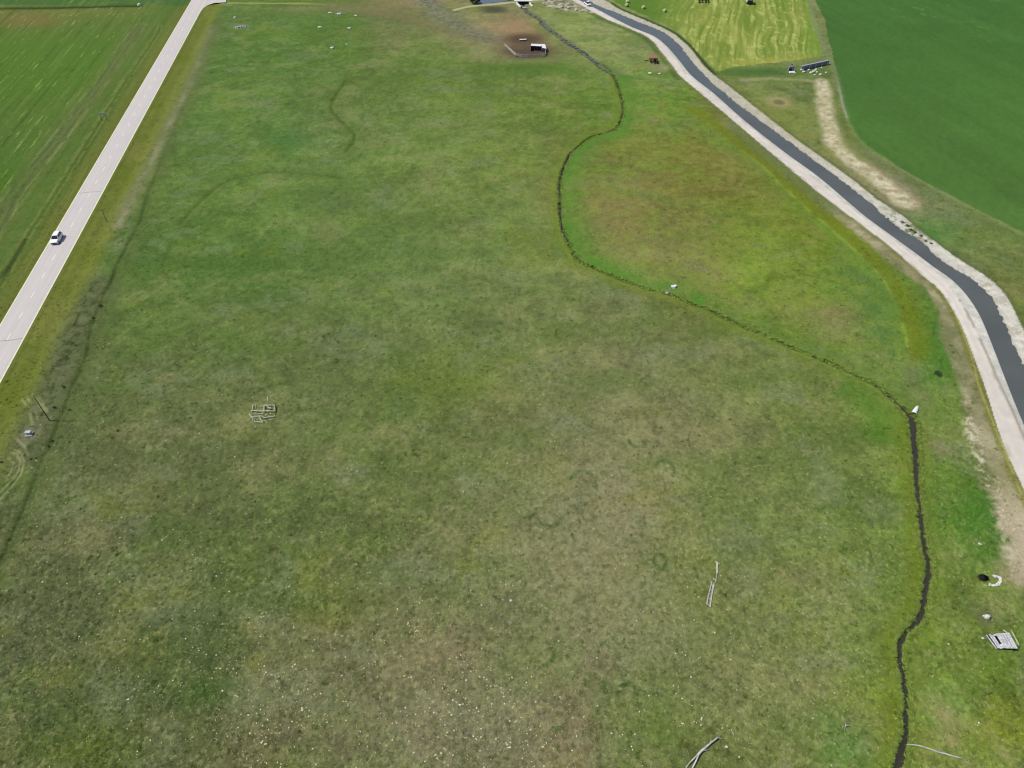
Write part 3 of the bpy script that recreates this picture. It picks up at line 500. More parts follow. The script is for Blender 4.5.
class MB:
    def __init__(s): s.v = []; s.f = []
    def add(s, V, Fc):
        b = len(s.v); s.v += [tuple(map(float, p)) for p in V]; s.f += [tuple(i+b for i in q) for q in Fc]; return s
    def box(s, c, d, rz=0, rx=0, ry=0, top=None):
        R = Matrix.Rotation(rz, 3, 'Z') @ Matrix.Rotation(ry, 3, 'Y') @ Matrix.Rotation(rx, 3, 'X'); V = []
        for z in (-.5, .5):
            k = (top or (1, 1)) if z > 0 else (1, 1)
            for x, y in ((-.5, -.5), (.5, -.5), (.5, .5), (-.5, .5)): V.append(Vector(c)+R @ Vector((x*d[0]*k[0], y*d[1]*k[1], z*d[2])))
        return s.add(V, [(3, 2, 1, 0), (4, 5, 6, 7), (0, 1, 5, 4), (1, 2, 6, 5), (2, 3, 7, 6), (3, 0, 4, 7)])
    def beam(s, a, b, w_, h_):
        a = Vector(a); b = Vector(b); d = (b-a).normalized(); u_ = Vector((0, 0, 1)) if abs(d.z) < .95 else Vector((0, 1, 0))
        x = d.cross(u_).normalized()*w_/2; y = x.cross(d).normalized()*h_/2
        return s.add([a-x-y, a+x-y, a+x+y, a-x+y, b-x-y, b+x-y, b+x+y, b-x+y], [(0, 1, 2, 3), (7, 6, 5, 4), (0, 4, 5, 1), (1, 5, 6, 2), (2, 6, 7, 3), (3, 7, 4, 0)])
    def tube(s, P, R, n=8, jit=0.0, caps=True):
        P = [Vector([float(c) for c in p]) for p in P]; b = len(s.v); V = []; Fc = []
        for i, p in enumerate(P):
            d = (P[min(i+1, len(P)-1)]-P[max(i-1, 0)]).normalized(); u_ = Vector((0, 0, 1)) if abs(d.z) < .9 else Vector((1, 0, 0))
            x = d.cross(u_).normalized(); y = x.cross(d); r = R[i] if hasattr(R, '__len__') else R
            for k in range(n):
                a = 2*math.pi*k/n; rr = r*(1+jit*random.uniform(-1, 1)); V.append(p+x*math.cos(a)*rr+y*math.sin(a)*rr)
        for i in range(len(P)-1):
            for k in range(n): Fc.append((i*n+k, i*n+(k+1) % n, (i+1)*n+(k+1) % n, (i+1)*n+k))
        if caps: Fc += [tuple(range(n))[::-1], tuple((len(P)-1)*n+k for k in range(n))]
        return s.add(V, Fc)
    def rock(s, c, r, n=9, m=6, jit=.22, flat=.55):
        V = []; Fc = []; ph = random.uniform(0, 9)
        for j in range(1, m):
            t = math.pi*j/m
            for k in range(n):
                a = 2*math.pi*k/n+ph; q = 1+random.uniform(-jit, jit)
                V.append((c[0]+r[0]*math.sin(t)*math.cos(a)*q, c[1]+r[1]*math.sin(t)*math.sin(a)*q, c[2]+r[2]*math.cos(t)*(1+random.uniform(-jit, jit)*.5)))
        b = len(V); V += [(c[0], c[1], c[2]+r[2]*.95), (c[0], c[1], c[2]-r[2])]
        for j in range(m-2):
            for k in range(n): Fc.append((j*n+k, (j+1)*n+k, (j+1)*n+(k+1) % n, j*n+(k+1) % n))
        for k in range(n): Fc += [(b, k, (k+1) % n), (b+1, (m-2)*n+(k+1) % n, (m-2)*n+k)]
        return s.add(V, Fc)
    def lathe(s, c, prof, n=20, axis='Z'):
        V = []; Fc = []
        for r, h in prof:
            for k in range(n):
                a = 2*math.pi*k/n; q = (r*math.cos(a), r*math.sin(a), h)
                if axis == 'X': q = (h, r*math.cos(a), r*math.sin(a))
                if axis == 'Y': q = (r*math.sin(a), h, r*math.cos(a))
                V.append((c[0]+q[0], c[1]+q[1], c[2]+q[2]))
        for i in range(len(prof)-1):
            for k in range(n): Fc.append((i*n+k, i*n+(k+1) % n, (i+1)*n+(k+1) % n, (i+1)*n+k))
        Fc += [tuple(range(n))[::-1], tuple((len(prof)-1)*n+k for k in range(n))]
        return s.add(V, Fc)
    def loft(s, secs, closed=True, caps=True):
        n = len(secs[0]); V = [p for q in secs for p in q]; Fc = []
        for i in range(len(secs)-1):
            for k in range(n if closed else n-1): Fc.append((i*n+k, i*n+(k+1) % n, (i+1)*n+(k+1) % n, (i+1)*n+k))
        if caps: Fc += [tuple(range(n))[::-1], tuple((len(secs)-1)*n+k for k in range(n))]
        return s.add(V, Fc)
    def build(s, name, m, parent=None, smooth_=False, bevel=0.0, loc=None):
        me = bpy.data.meshes.new(name); me.from_pydata(s.v, [], s.f); me.update()
        if smooth_: me.polygons.foreach_set('use_smooth', [True]*len(me.polygons))
        me.materials.append(m); o = bpy.data.objects.new(name, me); COL.objects.link(o)
        if parent: o.parent = parent
        if loc is not None: o.location = Vector([float(c) for c in loc])
        if bevel:
            b = o.modifiers.new('bevel', 'BEVEL'); b.width = bevel; b.segments = 2; b.limit_method = 'ANGLE'
        return o

# ------------------------------------------------------------------ the land sheet
rows = [-3000, -1200, -500, -200, -60, 0, 18, 28]; yv = 32.0
while yv < 480: rows.append(yv); yv += .0022*(yv+60)
g_ = 4.0
while yv < 9000: rows.append(yv); yv += g_; g_ *= 1.35
rows = np.array(rows); cs = np.linspace(-1.22, 1.22, 1120); ext = 1.22+np.cumsum(.02*1.5**np.arange(20)); cs = np.concatenate([-ext[::-1], cs, ext])
wid = 84+.535*np.clip(rows-32, 0, 3000); X = cs[None, :]*wid[:, None]; Y = np.repeat(rows[:, None], len(cs), 1)
x = X.ravel(); y = Y.ravel()
cl = []; dl = []
for i in range(0, len(x), 200000):
    c_, d_ = paint(x[i:i+200000], y[i:i+200000]); cl.append(c_); dl.append(d_)
srgb = np.vstack(cl); dryv = np.concatenate(dl); alb_v = np.clip(lin(srgb)/K, .004, .8); zz = height(x, y)
V = np.stack([x, y, zz], 1)
R_, C_ = X.shape; idx = np.arange(R_*C_).reshape(R_, C_)
quads = np.stack([idx[:-1, :-1], idx[:-1, 1:], idx[1:, 1:], idx[1:, :-1]], -1).reshape(-1, 4)
fx = x[quads].mean(1); fy = y[quads].mean(1); fu, fv = to_pixels(fx, fy)
fd, fs, fsd = near(CAN, fx, fy, 40); fo = fd*fsd; ism = fd < 39
LEf, GIf, WLf, WRf, ORf = O('LE', fs), GI(fs), O('WL', fs), O('WR', fs), O('OR', fs)
cls = np.zeros(len(quads), int)
cls[inside(hay_poly, fu, fv) & (fy < 900)] = 1
cls[inside(crop_poly, fu, fv) & (fy < 900)] = 2
cls[(((fx-r_o[0])*r_nrm[0]+(fy-r_o[1])*r_nrm[1]) < -RW-2) & (fy < 900)] = 3
cls[ism & (fo <= LEf) & (fo > GIf)] = 4
cls[ism & (fo <= GIf) & (fo > WLf-.8)] = 5
cls[ism & (fo >= ORf) & (fo < WRf+.8)] = 6
for k, (nm, m_) in enumerate([('pasture_ground', 'pasture'), ('hay_field', 'hay'), ('crop_field', 'field'), ('roadside_field', 'hay'), ('gravel_road', 'gravel'), ('canal_bank', 'bank'), ('canal_bank', 'bank')]):
    q = quads[cls == k]
    if not len(q): continue
    used, inv = np.unique(q, return_inverse=True)
    o = mesh_np(nm, V[used], inv.reshape(-1, 4), M[m_], True, {'albedo': alb_v[used], 'dry': dryv[used]}); o['kind'] = 'structure'

# water sheets
def strip(name, P, offa, offb, z, m):
    T = np.gradient(P, axis=0); T /= np.linalg.norm(T, axis=1)[:, None]; Nn = np.stack([T[:, 1], -T[:, 0]], 1)
    cols = [P+Nn*(offa+(offb-offa)*t)[:, None] for t in np.linspace(0, 1, 5)]
    V = np.vstack([np.hstack([c, np.full((len(P), 1), z)]) for c in cols]); n = len(P)
    Fc = [(k*n+i, k*n+i+1, (k+1)*n+i+1, (k+1)*n+i) for k in range(4) for i in range(n-1)]
    o = mesh_np(name, V, Fc, m, True); o['kind'] = 'structure'; return o
cs_ = np.concatenate([[0], np.cumsum(np.linalg.norm(np.diff(CAN, axis=0), axis=1))])
strip('canal_water', CAN, O('WR', cs_)-.7, O('WL', cs_)+.7, ZW, M['canal_water'])
strip('creek_water', CREEK, -(creek_w(creek_len)+.45), creek_w(creek_len)+.45, -.42, M['creek_water'])
pp = Gs([(478,3.4),(490,2.7),(505,1.0),(517,-1),(530,-4),(545,-12),(520,-22),(490,-22),(470,-12),(470,-2)], .12)
pb_ = MB().add([tuple(p) for p in pp], [tuple(range(len(pp)))[::-1]]).build('pond_water', M['pond_water']); pb_['kind'] = 'structure'

# ------------------------------------------------------------------ highway
def road_mat():
    m, t, p = new_mat('bleached_asphalt'); N = t.nodes
    tc = N.new('ShaderNodeTexCoord'); sx = N.new('ShaderNodeSeparateXYZ'); lnk(t, tc.outputs['Object'], sx.inputs[0])
    n = N.new('ShaderNodeTexNoise'); n.inputs['Scale'].default_value = .12; n.inputs['Detail'].default_value = 6; lnk(t, tc.outputs['Object'], n.inputs['Vector'])
    mp = N.new('ShaderNodeMapping'); mp.inputs['Scale'].default_value = (1.4, .02, 1); lnk(t, tc.outputs['Object'], mp.inputs[0])
    n2 = N.new('ShaderNodeTexNoise'); n2.inputs['Scale'].default_value = 1; n2.inputs['Detail'].default_value = 3; lnk(t, mp.outputs[0], n2.inputs['Vector'])
    n3 = N.new('ShaderNodeTexNoise'); n3.inputs['Scale'].default_value = 3; n3.inputs['Detail'].default_value = 4; lnk(t, tc.outputs['Object'], n3.inputs['Vector'])
    a = N.new('ShaderNodeMix'); a.data_type = 'RGBA'; lnk(t, n.outputs['Fac'], a.inputs[0]); a.inputs[6].default_value = (*alb(206, 201, 202), 1); a.inputs[7].default_value = (*alb(220, 209, 210), 1)
    v = N.new('ShaderNodeMath'); v.operation = 'MULTIPLY_ADD'; v.inputs[1].default_value = .24; v.inputs[2].default_value = .81; lnk(t, n2.outputs['Fac'], v.inputs[0])
    v2 = N.new('ShaderNodeMath'); v2.operation = 'MULTIPLY_ADD'; v2.inputs[1].default_value = .12; lnk(t, n3.outputs['Fac'], v2.inputs[0]); lnk(t, v.outputs[0], v2.inputs[2])
    s = N.new('ShaderNodeVectorMath'); s.operation = 'SCALE'; lnk(t, a.outputs[2], s.inputs[0]); lnk(t, v2.outputs[0], s.inputs['Scale'])
    lnk(t, s.outputs[0], p.inputs['Base Color']); p.inputs['Roughness'].default_value = .9; p.inputs['Specular IOR Level'].default_value = .15
    return m
M['asphalt'] = road_mat(); M['joint'] = mat('crack_sealant', alb(168, 158, 160), .9, 1, .2); M['line_paint'] = mat('worn_edge_paint', alb(242, 241, 205), .8, .8, .10); M['dash_paint'] = mat('worn_dash_paint', alb(248, 240, 236), .8, 1, .08)
rz_road = math.atan2(-r_dir[0], r_dir[1])
road = empty('highway', (r_o[0], r_o[1], 0), rz_road); road['kind'] = 'structure'
def rsheet(name, x0, x1, y0, y1, z, m, nx=6, step=12.0, crown=.05):
    mb = MB(); ny = max(1, int((y1-y0)/step)); V = []; Fc = []
    for j in range(ny+1):
        for i in range(nx+1):
            xx = x0+(x1-x0)*i/nx; V.append((xx, y0+(y1-y0)*j/ny, z+crown*(1-(xx/RW)**2)))
    for j in range(ny):
        for i in range(nx): a = j*(nx+1)+i; Fc.append((a, a+1, a+nx+2, a+nx+1))
    mb.add(V, Fc); return mb
rsheet('s', -RW, RW, -600, 2500, .22, None).build('pavement', M['asphalt'], road, True)
for s in (-1, 1):
    c = s*(RW-.2); rsheet('e', c-.2, c+.2, -600, 2500, .245, None, 1).build('edge_line', M['line_paint'], road, True)
loc_y = lambda u, v: float((G(u, v, .25)[:2]-r_o)@r_dir)
dash0 = loc_y(33.5, 294.5); dash1 = loc_y(*( (9, 337) )); cyc = abs(loc_y(22.5, 315)-loc_y(9.8, 337)); print('dash cycle', cyc)
mb = MB()
for k in range(-40, 120):
    yy = dash0+k*cyc; mb.add([(-.14, yy-.16*cyc, .282), (.14, yy-.16*cyc, .282), (.14, yy+.16*cyc, .282), (-.14, yy+.16*cyc, .282)], [(0, 1, 2, 3)])
mb.build('centre_line', M['dash_paint'], road)
for (u_, v_) in [(92, 192), (12, 340), (160, 50), (45, 265)]:
    yy = loc_y(u_, v_); P = [(-RW+.5, yy-.3), (-1, yy+.05), (1.2, yy-.05), (RW-.5, yy+.35)]
    a = MB(); V = []
    for (px_, py_) in P: V += [(px_, py_-.11, .275+.0*px_-.05*(px_/RW)**2+.015), (px_, py_+.11, .275-.05*(px_/RW)**2+.015)]
    a.add(V, [(0, 2, 3, 1), (2, 4, 5, 3), (4, 6, 7, 5)])
    if v_ in (192, 340): a.build('crack_seal', M['joint'], road)
ap = Gs([(199.5,13),(203.5,8),(208,5),(214,3),(226,2.2),(226,-1.5),(205,-3)], .2)
side = MB().add([tuple(p) for p in ap], [tuple(range(len(ap)))[::-1]]).build('side_road_mouth', M['asphalt']); side['kind'] = 'structure'

# ------------------------------------------------------------------ grass and flowers (nobody could count them)
def scatter(n, vmax_y=330, power=1.0):
    yy = 34+(vmax_y-34)*rng.random(n)**power; xx = (rng.random(n)*2-1)*(84+.535*(yy-32))*1.1
    return xx, yy
def free(x, y):
    o = (x-r_o[0])*r_nrm[0]+(y-r_o[1])*r_nrm[1]; ok = np.abs(o) > RW+.6
    d, s, sd = near(CREEK, x, y, 5); ok &= d > creek_w(s)+.35
    d, s, sd = near(CAN, x, y, 40); oc = d*sd; ok &= ~((d < 39) & (oc < O('LE', s)+.2) & (oc > O('OR', s)-.2))
    u, v = to_pixels(x, y); ok &= ~inside(crop_poly, u, v)
    return ok
def tufts(name, n, hmin, hmax, wmin, wmax, colf, blades=5, ymax=330, power=1.5, keep=None):
    x, y = scatter(n, ymax, power); k = free(x, y)
    if keep is not None: k &= keep(x, y)
    x = x[k]; y = y[k]; n = len(x); c, dr = paint(x, y); z = height(x, y)
    c = colf(c, n); a0 = rng.random(n)*6.283; hh = hmin+(hmax-hmin)*rng.random(n)**1.5; ww = wmin+(wmax-wmin)*rng.random(n)
    Vs = np.zeros((n, blades, 3, 3), np.float32)
    for b in range(blades):
        a = a0+6.283*b/blades+rng.normal(0, .3, n); r = ww*.5; ln_ = ww*(.3+.9*rng.random(n)); hb = hh*(.6+.5*rng.random(n))
        dx, dy = np.cos(a), np.sin(a)
        Vs[:, b, 0] = np.stack([x-dy*r*.6, y+dx*r*.6, z-.03], 1); Vs[:, b, 1] = np.stack([x+dy*r*.6, y-dx*r*.6, z-.03], 1)
        Vs[:, b, 2] = np.stack([x+dx*ln_, y+dy*ln_, z+hb], 1)
    cc = np.repeat(np.clip(lin(c)/K, .004, .75), blades*3, 0)
    return mesh_np(name, Vs.reshape(-1, 3), np.arange(n*blades*3).reshape(-1, 3), M['tuft'], False, {'albedo': cc})
m_, t_, p_ = new_mat('tuft_blades'); at_ = t_.nodes.new('ShaderNodeAttribute'); at_.attribute_name = 'albedo'; nz = t_.nodes.new('ShaderNodeTexNoise'); nz.inputs['Scale'].default_value = 6
tcn = t_.nodes.new('ShaderNodeTexCoord'); lnk(t_, tcn.outputs['Object'], nz.inputs['Vector']); ma = t_.nodes.new('ShaderNodeMath'); ma.operation = 'MULTIPLY_ADD'; ma.inputs[1].default_value = .4; ma.inputs[2].default_value = .8; lnk(t_, nz.outputs['Fac'], ma.inputs[0])
vs_ = t_.nodes.new('ShaderNodeVectorMath'); vs_.operation = 'SCALE'; lnk(t_, at_.outputs['Color'], vs_.inputs[0]); lnk(t_, ma.outputs[0], vs_.inputs['Scale']); lnk(t_, vs_.outputs[0], p_.inputs['Base Color']); p_.inputs['Roughness'].default_value = .9; p_.inputs['Specular IOR Level'].default_value = .1
gn_ = t_.nodes.new('ShaderNodeNewGeometry'); up_ = t_.nodes.new('ShaderNodeMix'); up_.data_type = 'VECTOR'; up_.inputs[0].default_value = .78; up_.inputs[5].default_value = (0, 0, 1); lnk(t_, gn_.outputs['Normal'], up_.inputs[4])
nn_ = t_.nodes.new('ShaderNodeVectorMath'); nn_.operation = 'NORMALIZE'; lnk(t_, up_.outputs[1], nn_.inputs[0]); lnk(t_, nn_.outputs[0], p_.inputs['Normal'])
M['tuft'] = m_
def c_green(c, n): return c*(.82+.42*rng.random(n)**1.3)[:, None]*np.array((1.01, 1.0, .97))
def c_dark(c, n): return c*(.74+.16*rng.random(n))[:, None]*np.array((.95, 1.02, .8))
def c_straw(c, n): return .4*c+.6*np.array((182, 174, 128.))*(.75+.4*rng.random(n))[:, None]
def k_straw(x, y):
    u, v = to_pixels(x, y); p = .15+.8*sst(350, 650, v); o = (x-r_o[0])*r_nrm[0]+(y-r_o[1])*r_nrm[1]
    return (rng.random(len(x)) < p*(.3+.9*sst(-.2, .6, fbm(x/10, y/10, 131)))) & (o > 0)
def k_dark(x, y): return (rng.random(len(x)) < .35+.9*sst(-.1, .6, fbm(x/9, y/9, 133))) & ((x-r_o[0])*r_nrm[0]+(y-r_o[1])*r_nrm[1] > 0)
tag(tufts('grass', 150000, .06, .2, .15, .45, c_green, 5, 330, 1.35), 'short green pasture grass in low tufts across the meadow', 'grass', kind='stuff')
tag(tufts('dark_weeds', 9000, .10, .26, .25, .6, c_dark, 6, 300, 1.3, k_dark), 'darker green weed clumps dotted over the pasture', 'weeds', kind='stuff')
tag(tufts('dry_grass', 60000, .04, .14, .12, .42, c_straw, 5, 260, 1.3, k_straw), 'straw coloured dry grass wisps in the foreground pasture', 'dry grass', kind='stuff')
# rough grass hanging over the stream
nb = 7000; sb = np.where(rng.random(nb) < .35, creek_s(600, 65)+rng.random(nb)*(_cs-creek_s(600, 65)), _cs+rng.random(nb)*(creek_len[-1]-_cs)); bp = np.stack([np.interp(sb, creek_len, CREEK[:, 0]), np.interp(sb, creek_len, CREEK[:, 1])], 1)
tb = np.gradient(CREEK, axis=0); tb /= np.linalg.norm(tb, axis=1)[:, None]; nbv = np.stack([np.interp(sb, creek_len, tb[:, 1]), -np.interp(sb, creek_len, tb[:, 0])], 1)
sgn = np.where(rng.random(nb) < .5, -1, 1); bp = bp+nbv*(sgn*(creek_w(sb)+rng.normal(.12, .22, nb)))[:, None]
_sc = scatter; scatter = lambda n, ymax, power: (bp[:, 0].copy(), bp[:, 1].copy()); _fr = free; free = lambda x, y: np.ones(len(x), bool)
def c_bank(c, n): return np.array((120, 140, 64.))*(.84+.36*rng.random(n))[:, None]
tag(tufts('bank_grass', nb, .12, .4, .25, .65, c_bank, 6), 'rough taller grass overhanging both edges of the narrow stream', 'bank grass', kind='stuff')
scatter = _sc; free = _fr
# white flower heads
fx_, fy_ = scatter(75000, 230, 1.0); k = free(fx_, fy_); fx_, fy_ = fx_[k], fy_[k]; fu_, fv_ = to_pixels(fx_, fy_)
pr = .05*sst(260, 480, fv_)+.75*np.exp(-((fu_-430)/150)**2-((fv_-755)/75)**2)+.22*np.exp(-((fu_-330)/120)**2-((fv_-700)/60)**2)+.10*np.exp(-((fu_-520)/170)**2-((fv_-640)/80)**2)
pr *= (.22+1.1*sst(-.1, .6, fbm(fx_/7, fy_/7, 141)))*(.35+1.5*sst(.0, .7, fbm(fx_/1.8, fy_/1.8, 143, 2))); pr *= np.where(fu_ > 880, .25, 1)
pr = pr*2.0+.05*np.exp(-((fu_-150)/220)**2-((fv_-640)/120)**2); k = rng.random(len(fx_)) < pr; fx_, fy_ = fx_[k], fy_[k]; n = len(fx_); fz = height(fx_, fy_); print('flowers', n)
rr = .045+.10*rng.random(n)**2.6; Vf = np.zeros((n, 7, 3)); Vf[:, 0] = np.stack([fx_, fy_, fz+.16], 1)
for q in range(6):
    a = 6.283*q/6+rng.random(n); r = rr*(.7+.6*rng.random(n)); Vf[:, q+1] = np.stack([fx_+r*np.cos(a), fy_+r*np.sin(a), fz+.07+.05*rng.random(n)], 1)
base = (np.arange(n)*7)[:, None, None]; tri = np.array([(0, q+1, (q+1) % 6+1) for q in range(6)])[None]
tag(mesh_np('wildflowers', Vf.reshape(-1, 3), (base+tri).reshape(-1, 3), M['flower'], True), 'tiny white flower heads sprinkled over the dry pasture', 'wildflowers', kind='stuff')

# loose rock on the canal banks
def stones(name, n, cond, rmin, rmax, label, m):
    s = rng.random(n)*cs_[-1]; oo = rng.random(n); P = np.stack([np.interp(s, cs_, CAN[:, 0]), np.interp(s, cs_, CAN[:, 1])], 1)
    T = np.gradient(CAN, axis=0); T /= np.linalg.norm(T, axis=1)[:, None]; T = np.stack([np.interp(s, cs_, T[:, 0]), np.interp(s, cs_, T[:, 1])], 1); Nn = np.stack([T[:, 1], -T[:, 0]], 1)
    o = cond(s, oo); P = P+Nn*o[:, None]; u, v = to_pixels(P[:, 0], P[:, 1]); k = (u > 500) & (u < 1080) & (v < 600) & (v > -20); P = P[k]; n = len(P)
    z = height(P[:, 0], P[:, 1]); r = rmin+(rmax-rmin)*rng.random(n)**2.5
    B = np.array([(1, 0, 0), (.45, .85, .1), (-.6, .75, 0), (-1, -.1, .05), (-.3, -.9, 0), (.6, -.75, .08), (.15, .1, .8), (-.25, -.1, .7)])
    Vs = np.zeros((n, 8, 3)); a = rng.random(n)*6.283
    for q in range(8):
        p = B[q][None]*(1+.3*rng.normal(0, 1, (n, 3)).clip(-1, 1)); Vs[:, q] = np.stack([P[:, 0]+r*(p[:, 0]*np.cos(a)-p[:, 1]*np.sin(a)), P[:, 1]+r*(p[:, 0]*np.sin(a)+p[:, 1]*np.cos(a)), z+r*p[:, 2]], 1)
    fc = np.array([(0, 1, 6), (1, 2, 6), (2, 7, 6), (2, 3, 7), (3, 4, 7), (4, 5, 7), (5, 6, 7), (5, 0, 6)])
    tag(mesh_np(name, Vs.reshape(-1, 3), ((np.arange(n)*8)[:, None, None]+fc[None]).reshape(-1, 3), m, False), label, 'rocks', kind='stuff')
stones('bank_rocks', 4500, lambda s, t: O('OR', s)+(O('WR', s)-O('OR', s))*(.03+.84*t),   .04, .2, 'pale loose rock covering the far bank of the canal', M['stone'])
stones('bank_rocks', 1500, lambda s, t: GI(s)+(O('WL', s)-GI(s))*(.1+.75*t), .04, .16, 'pale rubble on the near canal bank below the gravel road', M['stone'])

# ------------------------------------------------------------------ things
def Z(p): return float(height(np.array([p[0]]), np.array([p[1]]))[0])
def at(u, v, dz=0.0):
    p = G(u, v); return np.array((p[0], p[1], Z(p)+dz))
r_ang = rz_road

# car on the highway (faces the viewer); local +y = forward
def car(loc, rz, label, S=1.0):
    t = empty('car', loc, rz, label, 'car')
    def sec(y, hw, zb, zt, tw): return [(-hw*S, y*S, zb*S), (-hw*S, y*S, (zb+(zt-zb)*.6)*S), (-tw*S, y*S, zt*S), (tw*S, y*S, zt*S), (hw*S, y*S, (zb+(zt-zb)*.6)*S), (hw*S, y*S, zb*S)]
    b = MB().loft([sec(-2.45, .86, .45, .95, .80), sec(-2.38, .95, .30, 1.08, .88), sec(-1.2, .98, .28, 1.12, .90), sec(.75, .98, .28, 1.10, .90), sec(1.7, .96, .28, 1.02, .86), sec(2.32, .92, .32, .90, .80), sec(2.45, .80, .42, .78, .72)])
    b.build('body', M['white_paint'], t, True, .03)
    cab = MB().loft([[(-.88*S, -2.25*S, 1.06*S), (.88*S, -2.25*S, 1.06*S), (.70*S, -1.95*S, 1.68*S), (-.70*S, -1.95*S, 1.68*S)], [(-.89*S, -.6*S, 1.08*S), (.89*S, -.6*S, 1.08*S), (.72*S, -.6*S, 1.76*S), (-.72*S, -.6*S, 1.76*S)], [(-.88*S, 1.15*S, 1.06*S), (.88*S, 1.15*S, 1.06*S), (.68*S, .30*S, 1.71*S), (-.68*S, .30*S, 1.71*S)]])
    cab.build('window', M['black_glass'], t, False, .02)
    MB().loft([[(-.70*S, -2.0*S, 1.66*S), (.70*S, -2.0*S, 1.66*S), (.62*S, -1.9*S, 1.74*S), (-.62*S, -1.9*S, 1.74*S)], [(-.73*S, -.6*S, 1.745*S), (.73*S, -.6*S, 1.745*S), (.64*S, -.6*S, 1.82*S), (-.64*S, -.6*S, 1.82*S)], [(-.70*S, .34*S, 1.68*S), (.70*S, .34*S, 1.68*S), (.60*S, .25*S, 1.76*S), (-.60*S, .25*S, 1.76*S)]]).build('roof', M['white_paint'], t, True, .02)
    for sx in (-1, 1):
        for A_, B_, w1, w2 in (((.90, 1.0, 1.08), (.70, .30, 1.73), .08, .08), ((.905, -.55, 1.08), (.735, -.55, 1.75), .10, .05), ((.90, -1.75, 1.08), (.72, -1.75, 1.71), .35, .05)):
            MB().beam((sx*A_[0]*S, A_[1]*S, A_[2]*S), (sx*B_[0]*S, B_[1]*S, B_[2]*S), w1*S, w2*S).build('pillar', M['white_paint'], t)
        MB().box((sx*1.07*S, .82*S, 1.15*S), (.2*S, .12*S, .16*S)).build('mirror', M['white_paint'], t, False, .03)
        MB().box((sx*.66*S, 2.40*S, .74*S), (.36*S, .14*S, .16*S)).build('headlight', M['lamp'], t, False, .03)
        for yy in (-1.5, 1.5):
            w_ = MB().lathe((sx*.87*S, yy*S, .36*S), [(.24*S, -.12*S), (.35*S, -.12*S), (.37*S, -.06*S), (.37*S, .06*S), (.35*S, .12*S), (.24*S, .12*S)], 18, 'X').build('wheel', M['rubber'], t, True)
            MB().lathe((sx*.87*S, yy*S, .36*S), [(.05*S, -.13*S), (.22*S, -.125*S), (.22*S, .125*S), (.05*S, .13*S)], 14, 'X').build('rim', M['rim'], w_)
    MB().box((0, 2.42*S, .52*S), (1.5*S, .12*S, .26*S)).build('grille', M['trim'], t, False, .02)
    MB().box((0, 2.40*S, .34*S), (1.75*S, .2*S, .12*S)).build('bumper', M['trim'], t, False, .03)
    return t
cpos = G(57.6, 240.3, .25); car((cpos[0], cpos[1], .26), r_ang+math.pi, 'white car driving down the left lane of the highway towards the viewer', 1.12)

# pickup parked on the gravel road, far end
def pickup(loc, rz, label):
    t = empty('pickup_truck', loc, rz, label, 'truck')
    MB().box((0, 0, .72), (1.9, 5.4, .62)).build('body', M['white_paint'], t, False, .06)
    MB().loft([[(-.9, -.35, 1.0), (.9, -.35, 1.0), (.9, 1.35, 1.0), (-.9, 1.35, 1.0)], [(-.72, -.15, 1.72), (.72, -.15, 1.72), (.72, .75, 1.72), (-.72, .75, 1.72)]]).build('window', M['black_glass'], t)
    MB().box((0, .3, 1.76), (1.5, 1.0, .09)).build('roof', M['white_paint'], t, False, .03)
    MB().box((0, -1.6, 1.06), (1.6, 1.9, .06)).build('cargo_bed', M['trim'], t)
    MB().box((0, 2.72, .7), (1.5, .06, .34)).build('grille', M['trim'], t)
    for sx in (-1, 1):
        MB().box((sx*.75, 2.71, .82), (.3, .1, .18)).build('headlight', M['lamp'], t)
        for yy in (-1.7, 1.75): MB().lathe((sx*.88, yy, .38), [(.2, -.14), (.38, -.12), (.38, .12), (.2, .14)], 16, 'X').build('wheel', M['rubber'], t, True)
p = at(587.5, 5.5); dd = G(604, 17.5)-G(588, 6); pickup((p[0], p[1], ZB+.03), math.atan2(-dd[0], dd[1]), 'white pickup truck parked on the gravel canal road at the far end')

# utility pole and short post on the verge
def pole(u, v, h, r, label, arm=None, cat='pole', name='utility_pole'):
    p = at(u, v); t = empty(name, p, 0, label, cat)
    MB().tube([(0, 0, -.3), (0, 0, h*.5), (0, 0, h)], [r, r*.85, r*.7], 10).build('shaft', M['brown_wood'], t, True)
    if arm:
        MB().beam((arm[0], .0, h-arm[2]), (arm[1], .0, h-arm[2]), .14, .16).build('crossarm', M['brown_wood'], t)
        for q in (arm[0]*.9, arm[1]*.9): MB().lathe((q, 0, h-arm[2]+.08), [(.03, 0), (.06, .03), (.05, .09), (.02, .12)], 8).build('insulator', M['grey_stone'], t, True)
    return t
pole(50, 421, 8.3, .12, 'tall bare brown utility pole standing beside the long grassy ditch')
pole(106.8, 221.3, 4.4, .10, 'short dark post with a crossarm on the yellow-green road verge', (-1.3, 1.0, .12), 'post', 'crossarm_post')

# road sign in the far verge
p = at(104.3, 119.5); t = empty('road_sign', p, 0, 'wide grey sign panel on two posts in the grass left of the highway', 'sign')
MB().box((0, 0, 2.5), (3.1, .06, .62)).build('panel', M['sign'], t, False, .01)
for s in (-1, 1): MB().box((s*.95, .08, 1.3), (.12, .1, 3.0)).build('post', M['brown_wood'], t)
MB().box((0, .0, 2.80), (3.1, .12, .06)).build('frame', M['steel'], t)

